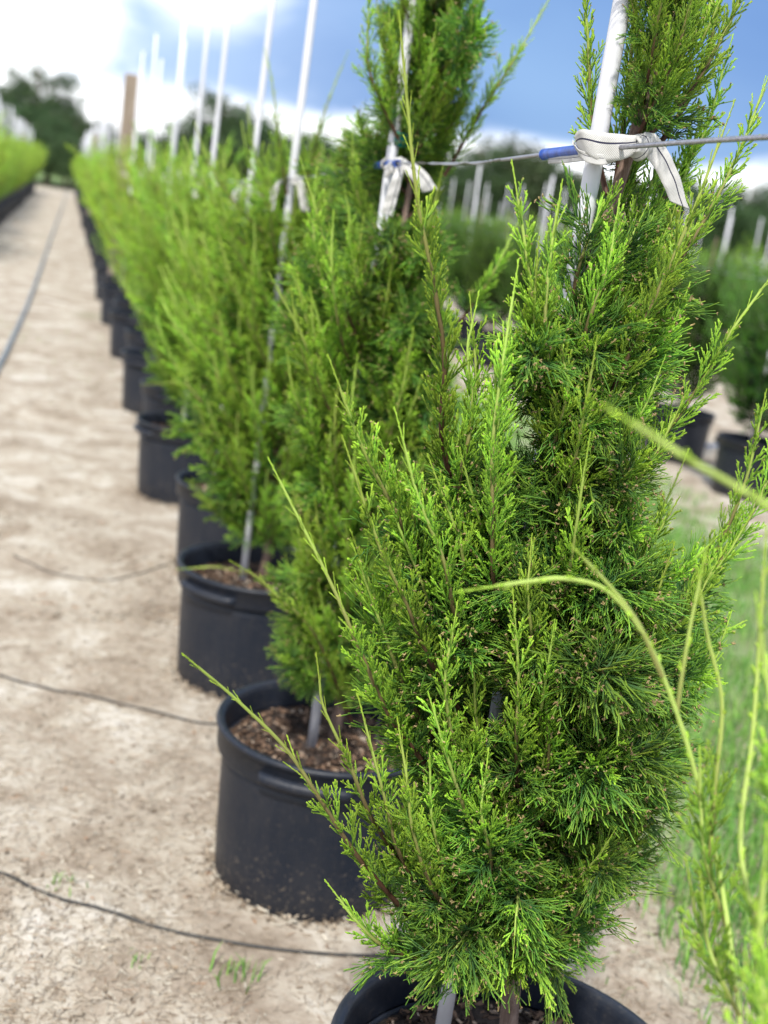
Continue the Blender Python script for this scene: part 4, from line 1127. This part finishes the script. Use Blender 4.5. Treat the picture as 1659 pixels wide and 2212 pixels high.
# teal tape loops that tie stems to stakes
def tape(i, z, label, tx, ty, h=.022, tail=False):
    sx, sy = ST[i]
    c = np.array([(sx + tx) / 2, (sy + ty) / 2, z]); d = np.array([tx - sx, ty - sy]); l = np.linalg.norm(d); d = d / l if l > 1e-4 else np.array([1, 0])
    a = np.linspace(0, 2 * np.pi, 26)
    P = []
    for q in a:
        ca, sa = math.cos(q), math.sin(q)
        px = ca * .0145 + (l / 2 if ca > 0 else -l / 2); py = sa * .0145
        P.append(np.array([d[0] * px - d[1] * py, d[1] * px + d[0] * py, .004 * math.sin(q)]))
    n = len(P); V = []
    for off in (0, .0008):
        for p in P:
            rr = 1 + off / .014
            V.append((p[0] * rr, p[1] * rr, p[2] - h / 2)); V.append((p[0] * rr, p[1] * rr, p[2] + h / 2))
    Q = []
    for k in range(n - 1):
        Q.append((2 * k, 2 * k + 2, 2 * k + 3, 2 * k + 1)); o_ = 2 * n; Q.append((o_ + 2 * k, o_ + 2 * k + 1, o_ + 2 * k + 3, o_ + 2 * k + 2))
        Q.append((2 * k + 1, 2 * k + 3, o_ + 2 * k + 3, o_ + 2 * k + 1)); Q.append((2 * k, o_ + 2 * k, o_ + 2 * k + 2, 2 * k + 2))
    o = obj('tie_tape', make_mesh('tie_tape', np.array(V), np.array(Q), None, M['tape']), None, c)
    tag(o, label, 'tape', 'teal tape ties on the stakes')
tape(1, 1.505, 'teal tape tie on the strap knot stake, just under bare stake gap', .694, 1.60)
tape(1, 1.215, 'teal tape tie low on the strap knot stake deep in foliage', .71, 1.60)
tape(1, 1.262, 'upper teal tape of the close pair deep in the foliage', .708, 1.60, .015)
tape(2, 1.80, 'teal tape tie just above the two hanging strap tails', .73, 2.76, .03)
tape(2, 1.46, 'teal tape tie below the two hanging strap tails', .74, 2.77)
tape(2, .62, 'teal tape tie on the stake above the pot with handle lug', .76, 2.79)
tape(3, 1.44, 'teal tape tie on the stake two pots from the strap knot', .74, 4.05, .03)

# ---------------------------------------------------------------- the long row, the row across the aisle, rows beyond the grass
_stv, _stq, _stt = tube_geo(np.array([(0, 0, .3), (0, 0, 1.2), (0, 0, 2.0), (0, 0, 2.78)]), .0125, 8)
STAKE_F = make_mesh('stake', _stv, _stq, _stt, M['pvc'])
def potted(x, y, seed, crown, scale, lab_t, lab_p, lab_s, g, chips=False, stake_h=1.0, name='juniper_tree', strap=None):
    r = np.random.default_rng(seed)
    make_pot((x, y), r.uniform(0, 6.28), lab_p, 'black pots of ' + g, seed, None, handles=(y < 14))
    t = thing(name, lab_t, 'tree' if name == 'juniper_tree' else 'shrub', (x, y, .32), r.uniform(0, 6.28), ('junipers of ' if name == 'juniper_tree' else 'shrubs of ') + g)
    obj('trunk', FTRUNK, t, None, None, scale * .95); obj('crown', crown, t, None, None, scale)
    if lab_s:
        s = obj('stake', STAKE_F, None, (x - .06 + r.uniform(-.03, .03), y - .02, 0), (r.normal(0, .010), r.normal(0, .010), 0), (1, 1, stake_h * r.uniform(.95, 1.04)))
        tag(s, lab_s, 'stake', 'white stakes of ' + g)
    if strap: plain_strap(x - .06, y - .02, 1.68, r.uniform(-.5, .5), strap)

_one = 'first second third fourth fifth sixth seventh eighth ninth tenth eleventh twelfth thirteenth fourteenth fifteenth sixteenth seventeenth eighteenth nineteenth'.split()
def ordinal(n):
    if n < 20: return _one[n - 1]
    t_, u_ = divmod(n, 10); w = {2: 'twent', 3: 'thirt', 4: 'fort', 5: 'fift'}[t_]
    return w + 'ieth' if u_ == 0 else w + 'y-' + _one[u_ - 1]
for i in range(7, 52):
    x, y = pot_pos(i)
    if i < 13: w = 'before the thick brown post in the long row'; od = ordinal(13 - i) + ' '
    else: w = 'past the thick brown post in the long row'; od = ordinal(i - 12) + ' '
    potted(x, y, 300 + i, CROWN[(i * 3) % 5 if i % 2 else (i // 2) % 5], .88 + .26 * np.random.default_rng(i).random(), od + 'hazy lime juniper ' + w, od + 'small dark pot ' + w, od + 'thin white stake ' + w, 'the long row',
           strap=(od + 'small white strap ' + w) if i < 14 else None)
for i in range(15, 50):
    y = 1.0 + i * SP + random.uniform(-.06, .06); x = -1.56 + random.uniform(-.04, .04)
    k = i - 21                                   # the brown post of this row stands between i = 21 and 22
    od = ordinal(k) if k > 0 else ordinal(1 - k); w = ('beyond' if k > 0 else 'before') + ' the larger brown post across the sandy aisle'
    potted(x, y, 500 + i, CROWN[(i * 2 + i // 3) % 5], 1.0 + .3 * random.random(), od + ' hazy lime juniper ' + w, od + ' dark pot ' + w, od + ' thin white stake ' + w, 'the row across the aisle')
RN = ['the nearest row beyond the grass strip', 'the second row beyond the grass strip', 'the third row beyond the grass strip']
for k, (rx, y0, cnt, yp) in enumerate([(5.05, 5.47, 20, 11.05), (9.4, 12.0, 22, 20.05), (13.8, 16.0, 22, 26.54)]):
    for i in range(cnt):
        y = y0 + i * SP + random.uniform(-.05, .05); x = rx + random.uniform(-.05, .05)
        nb = int((yp - y0) // SP)               # last one before the post of this row
        od = ordinal(i - nb) if i > nb else ordinal(nb - i + 1); w = ('past' if i > nb else 'before') + ' the post in ' + RN[k]
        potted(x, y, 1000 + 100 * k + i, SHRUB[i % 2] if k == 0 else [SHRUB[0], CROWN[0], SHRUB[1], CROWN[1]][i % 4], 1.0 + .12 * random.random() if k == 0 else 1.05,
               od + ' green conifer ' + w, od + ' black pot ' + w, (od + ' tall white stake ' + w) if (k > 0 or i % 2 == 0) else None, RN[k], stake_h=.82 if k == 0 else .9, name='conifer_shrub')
for k, (rx, y0, y1) in enumerate([(5.0, 3.0, 32.0), (9.35, 8.0, 40.0)]):
    o = tube('cable', spline([(rx, y0, 1.55), (rx, (y0 + y1) / 2, 1.53), (rx, y1, 1.55)], 40), .004, M['cable'], 6)
    tag(o, ['thin grey cable along the nearest row beyond the grass strip', 'thin grey cable along the second row beyond the grass strip'][k], 'cable')

# wooden posts
def post(x, y, h, w, label):
    n = 6; z = np.array([-.3, .2, 1.0, 1.8, h - .012, h]); s = np.array([1, 1, 1, 1, 1, .9]) * w / 2
    corner = [(-1, -.86), (-.86, -1), (.86, -1), (1, -.86), (1, .86), (.86, 1), (-.86, 1), (-1, .86)]
    V = [(cx * s[i], cy * s[i], z[i]) for i in range(n) for cx, cy in corner] + [(0, 0, h)]
    Q = [(i * 8 + j, i * 8 + (j + 1) % 8, i * 8 + 8 + (j + 1) % 8, i * 8 + 8 + j) for i in range(n - 1) for j in range(8)]
    T = [((n - 1) * 8 + j, (n - 1) * 8 + (j + 1) % 8, n * 8) for j in range(8)]
    o = obj('wooden_post', make_mesh('wooden_post', np.array(V), np.array(Q), np.array(T), M['wood'], smooth=False), None, (x, y, 0), (random.uniform(-.01, .01), random.uniform(-.01, .01), .2))
    tag(o, label, 'post')
post(.675, 15.78, 2.73, .14, 'thick square brown wooden post standing in the long pot row')
post(.64, 33.0, 2.35, .11, 'small far brown post further down the long pot row')
post(-1.52, 27.7, 2.3, .10, 'larger brown wooden post in the row across the sandy aisle')
post(-1.52, 46.0, 2.3, .10, 'faint far brown post in the row across the aisle')
post(5.0, 11.05, 2.35, .10, 'brown wooden post in the nearest row beyond the grass strip')
post(13.75, 26.54, 2.45, .11, 'brown wooden post in the third row beyond the grass strip')
post(9.35, 20.05, 2.45, .11, 'brown wooden post in the second row beyond the grass strip')

# ---------------------------------------------------------------- hoses and drip lines on the ground
def ground_line(name, px, r, mat, label, cat, n=70, sides=8):
    P = spline([ground(*p)[:2] for p in px], n)
    z = np.array([gheight(np.array([p[0]]), np.array([p[1]]))[0] for p in P]) + r * .8
    o = tube(name, np.column_stack([P, z]), r, mat, sides)
    return tag(o, label, cat)
ground_line('garden_hose', [(-90, 1010), (-20, 830), (22, 745), (55, 670), (85, 590), (112, 510), (130, 460), (142, 425), (150, 398)], .022, M['hose'], 'grey garden hose winding down the sandy aisle', 'hose', 120)
ground_line('drip_line', [(-160, 1860), (0, 1906), (120, 1955), (250, 1990), (420, 2022), (600, 2050), (760, 2063), (860, 2060), (960, 2035)], .0042, M['drip'], 'thin black drip line passing in front of the pot with handle lug', 'drip line', 110)
ground_line('drip_line', [(-160, 1425), (0, 1452), (110, 1485), (220, 1510), (330, 1535), (440, 1562), (540, 1560)], .0042, M['drip'], 'thin black drip line running to the pot two on from the strap knot', 'drip line', 90)
ground_line('drip_line', [(30, 1205), (120, 1240), (210, 1255), (290, 1242), (370, 1215), (420, 1200)], .0030, M['drip'], 'faint thin drip line curving over sand by the fourth pot', 'drip line', 60)
ground_line('blue_hose', [(1430, 985), (1490, 970), (1530, 962), (1600, 958)], .014, M['bluehose'], 'blue hose between the pots beyond the grass strip', 'hose', 30)
# drip tube dropping into pot two
o = tube('drip_tube', spline([ (pot_pos(2)[0] + .20, pot_pos(2)[1] - .12, .335), (pot_pos(2)[0] + .12, pot_pos(2)[1] - .05, .36), (pot_pos(2)[0] + .16, pot_pos(2)[1] + .08, .40), (pot_pos(2)[0] + .285, pot_pos(2)[1] + .10, .41), (pot_pos(2)[0] + .31, pot_pos(2)[1] + .1, .2), (pot_pos(2)[0] + .33, pot_pos(2)[1] + .08, .0)], 50), .003, M['drip'], 7)
tag(o, 'thin black drip tube looping over the rim into the mulch', 'drip tube')

# ---------------------------------------------------------------- ground litter and grass
def litter(n, x0, x1, y0, y1, lr, wr, seed, pal, pr, flat=True):
    r = np.random.default_rng(seed)
    m_ = int(n * 2.2); x = r.uniform(x0, x1, m_); y = y0 + (y1 - y0) * r.random(m_) ** 1.6
    keep = vnoise(x, y, 1.6, 8) * .7 + vnoise(x, y, 7, 9) * .3 > r.uniform(.22, .72, m_)
    for i in range(0, 9):
        px, py = pot_pos(i); keep &= np.hypot(x - px, y - py) > .236
    keep &= r.random(m_) > (np.clip((y - y0) / (y1 - y0) - .3, 0, 1) / .7) ** 1.5
    x, y = x[keep][:n], y[keep][:n]; k = len(x)
    z = gheight(x, y) + r.uniform(.001, .006, k)
    l = r.uniform(*lr, k); w = r.uniform(*wr, k)
    yaw = r.uniform(0, 6.28, k); t_ = r.normal(0, .14, k)
    X = np.stack([np.cos(yaw) * np.cos(t_), np.sin(yaw) * np.cos(t_), np.sin(t_)], 1) * (l / 2)[:, None]; S = np.stack([-np.sin(yaw), np.cos(yaw), np.zeros(k)], 1) * (w * .42)[:, None]
    c = np.stack([x, y, z], 1); lift = np.array([0, 0, 1.0]) * (w * .5)[:, None]
    V = np.stack([c - X - S, c - X * .9 + lift, c - X + S, c + X - S, c + X * .9 + lift, c + X + S], 1).reshape(-1, 3)
    Q = (np.array([[0, 3, 4, 1], [1, 4, 5, 2]])[None] + (np.arange(k) * 6)[:, None, None]).reshape(-1, 4)
    col = np.array(pal)[r.choice(len(pal), k, p=pr)] * r.uniform(.75, 1.25, (k, 1))
    return V, Q, np.repeat(col, 6, 0)
PAL = [(.12, .09, .065), (.22, .17, .12), (.33, .275, .21), (.44, .40, .33), (.27, .165, .10)]
ly = []
for args in [(52000, -.9, 2.6, 1.9, 7.0, (.008, .036), (.0010, .0024), 41), (3000, -.9, 2.6, 1.9, 6.5, (.006, .018), (.003, .009), 42), (9000, -1.4, 2.6, 4.5, 17.0, (.015, .05), (.003, .006), 43)]:
    V, Q, C = litter(*args, PAL, [.14, .26, .32, .25, .03]); ly.append((V, Q, None, C))
rh = np.random.default_rng(44)
for i in range(1, 7):
    px_, py_ = pot_pos(i); k = 520; an = rh.uniform(0, 6.28, k); rd = .236 + rh.exponential(.022, k)
    xx, yy = px_ + rd * np.cos(an), py_ + rd * np.sin(an)
    c_ = np.stack([xx, yy, gheight(xx, yy) + np.clip(.018 - (rd - .236) * .35, .001, 1) * rh.random(k)], 1); l_ = rh.uniform(.008, .03, k); w_ = rh.uniform(.002, .006, k)
    V, Q, C = chips_geo(rh, c_, l_, w_, w_ * .6, PAL, [.2, .3, .28, .18, .04], .3); ly.append((V, Q, None, C))
V, Q, _, C = join_geo(ly)
o = kind(obj('straw_litter', make_mesh('straw_litter', V, Q, None, M['straw'], C, smooth=False)), 'stuff')
tag(o, 'dry straw and bark bits strewn over the pale sand', 'litter')

def blades(x, y, r, hh, wd, cols):
    n = len(x); z = gheight(x, y) - .004; h = r.uniform(*hh, n); a = r.uniform(0, 6.28, n); ln = r.uniform(.2, 1.1, n)
    d = np.stack([np.cos(a), np.sin(a), np.zeros(n)], 1); s = np.stack([-np.sin(a), np.cos(a), np.zeros(n)], 1)
    b = np.stack([x, y, z], 1); w = r.uniform(*wd, n)[:, None]
    p1 = b + UP * (h * .6)[:, None] + d * (h * ln * .25)[:, None]; p2 = b + UP * (h * (1 - .25 * ln))[:, None] + d * (h * ln * .75)[:, None]
    V = np.stack([b - s * w, b + s * w, p1 - s * w * .8, p1 + s * w * .8, p2], 1).reshape(-1, 3)
    o_ = np.arange(n)[:, None] * 5
    Q = (o_ + np.array([[0, 1, 3, 2]])); T = (o_ + np.array([[2, 3, 4]]))
    c = np.array(cols)[r.integers(0, len(cols), n)] * r.uniform(.75, 1.25, (n, 1))
    return V, Q, T, np.repeat(c, 5, 0)
r = np.random.default_rng(51); n = 110000
x = r.uniform(1.35, 4.6, n); y = 1.8 + 9 * r.random(n) ** 2.0
dens = np.clip((x - 1.38 - .08 * (y - 2)) / .6, 0, 1) * np.clip((4.7 - x) / .5, 0, 1) * (vnoise(x, y, 1.9, 12) * .6 + vnoise(x, y, 6, 13) * .4)
k = dens > r.uniform(.10, .48, n); x, y = x[k], y[k]
GC = [(.15, .35, .05), (.21, .42, .07), (.12, .29, .05), (.28, .40, .12), (.10, .25, .06)]
V, Q, T, C = blades(x, y, r, (.035, .11), (.0014, .0030), GC)
o = kind(obj('grass', make_mesh('grass', V, Q, T, M['grass'], C, smooth=False)), 'stuff')
tag(o, 'soft light green grass strip growing beside the pot row', 'grass')
# single weeds on the sand
for k, (px, py, nb, hh, lab) in enumerate([(505, 2110, 26, (.03, .075), 'small green grass tuft sprouting near the bottom drip line'), (135, 1925, 14, (.02, .05), 'tiny lime weed sprouting right beside the drip line'),
                                       (1290, 2180, 40, (.02, .06), 'low grass weed patch on sand right of the mulched pot'), (150, 805, 60, (.02, .06), 'sparse weed patch lying on the aisle sand by the hose'),
                                       (20, 715, 90, (.03, .08), 'green weed patch between the hose and the aisle edge'), (300, 2080, 8, (.02, .04), 'tiny weed sprout on sand between the tuft and drip line')]):
    c = ground(px, py); rr = np.random.default_rng(60 + k); sp = .012 * math.sqrt(nb) * (2.2 if nb >= 40 else .45) * (1 if nb < 50 else 2.4)
    V, Q, T, C = blades(c[0] + rr.normal(0, sp, nb), c[1] + rr.normal(0, sp, nb), rr, hh, (.0012, .0026), [(.15, .34, .05), (.12, .26, .05), (.22, .38, .08)])
    b = np.array([c[0], c[1], 0]); o = obj('weed_tuft', make_mesh('weed_tuft', V - b, Q, T, M['grass'], C, smooth=False), None, b)
    tag(o, lab, 'weed')

# ---------------------------------------------------------------- far tree line
def tree_kit(seed, H, wide):
    r = np.random.default_rng(seed)
    parts = []
    tr = spline([(0, 0, -.3), (.15, .1, H * .25), (-.1, .1, H * .5), (.1, 0, H * .82)], 14)
    V, Q, T = tube_geo(tr, np.linspace(H * .032, H * .008, 14), 9); parts.append((V, Q, T, np.zeros((len(V), 3))))
    cl = []
    nb = 26
    for k in range(nb):
        u = .25 + .7 * k / nb; az = k * 2.4 + r.uniform(-.4, .4); base_ = tr[int(u * .95 * 13)]
        l = wide * (1.15 - .75 * u) * r.uniform(.6, 1.15); e = base_ + np.array([math.cos(az) * l, math.sin(az) * l, H * .08 + l * r.uniform(.1, .5)])
        P = spline([base_, (base_ + e) / 2 + np.array([0, 0, .15 * l]), e], 7)
        V, Q, T = tube_geo(P, np.linspace(H * .010, H * .003, 7), 5); parts.append((V, Q, T, np.zeros((len(V), 3))))
        for q in (.5, .75, 1.0): cl.append((base_ * (1 - q) + e * q + r.normal(0, .15, 3), l * r.uniform(.25, .42) + .35))
    V, Q, T, C = join_geo(parts); tm = make_mesh('trunk', V, Q, T, M['twig'])
    LV, LC = [], []
    for c, rad in cl:
        n = int(150 * rad)
        d = r.normal(size=(n, 3)); d /= np.linalg.norm(d, axis=1)[:, None]; p = c + d * (rad * r.random((n, 1)) ** .45) * np.array([1, 1, .72])
        u1 = r.normal(size=(n, 3)); u1 /= np.linalg.norm(u1, axis=1)[:, None]; u2 = np.cross(u1, r.normal(size=(n, 3))); u2 /= np.linalg.norm(u2, axis=1)[:, None]
        s = r.uniform(.07, .15, (n, 1))
        LV.append(np.stack([p - u1 * s, p - u2 * s * .5, p + u1 * s, p + u2 * s * .5], 1).reshape(-1, 3))
        c_ = np.array([(.030, .062, .020), (.045, .085, .025), (.06, .10, .035)])[r.integers(0, 3, n)] * r.uniform(.8, 1.2, (n, 1)); LC.append(np.repeat(c_, 4, 0))
    V = np.vstack(LV); Q = np.arange(len(V)).reshape(-1, 4)
    return tm, make_mesh('crown', V, Q, None, M['leaf'], np.vstack(LC), smooth=False)
TK = [tree_kit(1, 9.5, 4.6), tree_kit(2, 8.0, 4.0), tree_kit(3, 7.0, 3.6)]
def far_tree(px, top_py, Y, k, label, group=None):
    """stands on the ground at distance Y, as tall as its top shows"""
    tp = at(px, top_py, Y); H = [9.5, 8.0, 7.0][k] * 1.02
    t = thing('oak_tree', label, 'tree', (tp[0], Y, 0), random.uniform(0, 6.28), group)
    s = tp[2] / H
    obj('trunk', TK[k][0], t, None, None, (s, s, s)); obj('crown', TK[k][1], t, None, None, (s, s, s))
far_tree(88, 92, 92, 0, 'tall dark tree with open top rising over the far tree line')
far_tree(-20, 140, 88, 1, 'tall dark tree at the end of the row across the aisle')
TG = 'trees of the far tree line'
for px, py, Y, k in [(30, 190, 84, 2), (120, 205, 86, 2), (165, 235, 82, 1), (200, 245, 88, 2), (60, 230, 80, 1), (240, 265, 92, 2), (110, 260, 78, 2), (150, 280, 76, 2), (180, 270, 77, 1), (300, 290, 96, 1), (350, 280, 92, 2), (185, 215, 84, 0), (212, 228, 82, 0), (238, 240, 84, 0), (268, 252, 86, 0), (225, 262, 78, 1), (300, 262, 88, 0), (340, 258, 90, 0)]:
    far_tree(px, py, Y, k, 'dark green tree in the wood closing off the sandy aisle', TG)
for px, py, Y, k in [(490, 150, 84, 0), (560, 215, 90, 1), (430, 240, 92, 2), (620, 262, 95, 2), (690, 255, 92, 1), (760, 290, 96, 2), (830, 290, 95, 1)]:
    far_tree(px, py, Y, k, 'distant tree rising behind the white stakes of the long row', TG)
for px, py, Y, k in [(900, 300, 88, 2), (980, 310, 84, 2), (1050, 275, 80, 0), (1120, 262, 82, 1), (1190, 300, 85, 2), (1260, 330, 84, 1), (1330, 350, 80, 2), (1400, 345, 82, 0), (1480, 345, 80, 1), (1560, 375, 84, 2), (1640, 352, 76, 0), (1720, 380, 80, 1), (1800, 400, 84, 2), (1900, 400, 80, 1)]:
    far_tree(px, py, Y, k, 'distant tree on the skyline beyond the grass strip rows', TG)
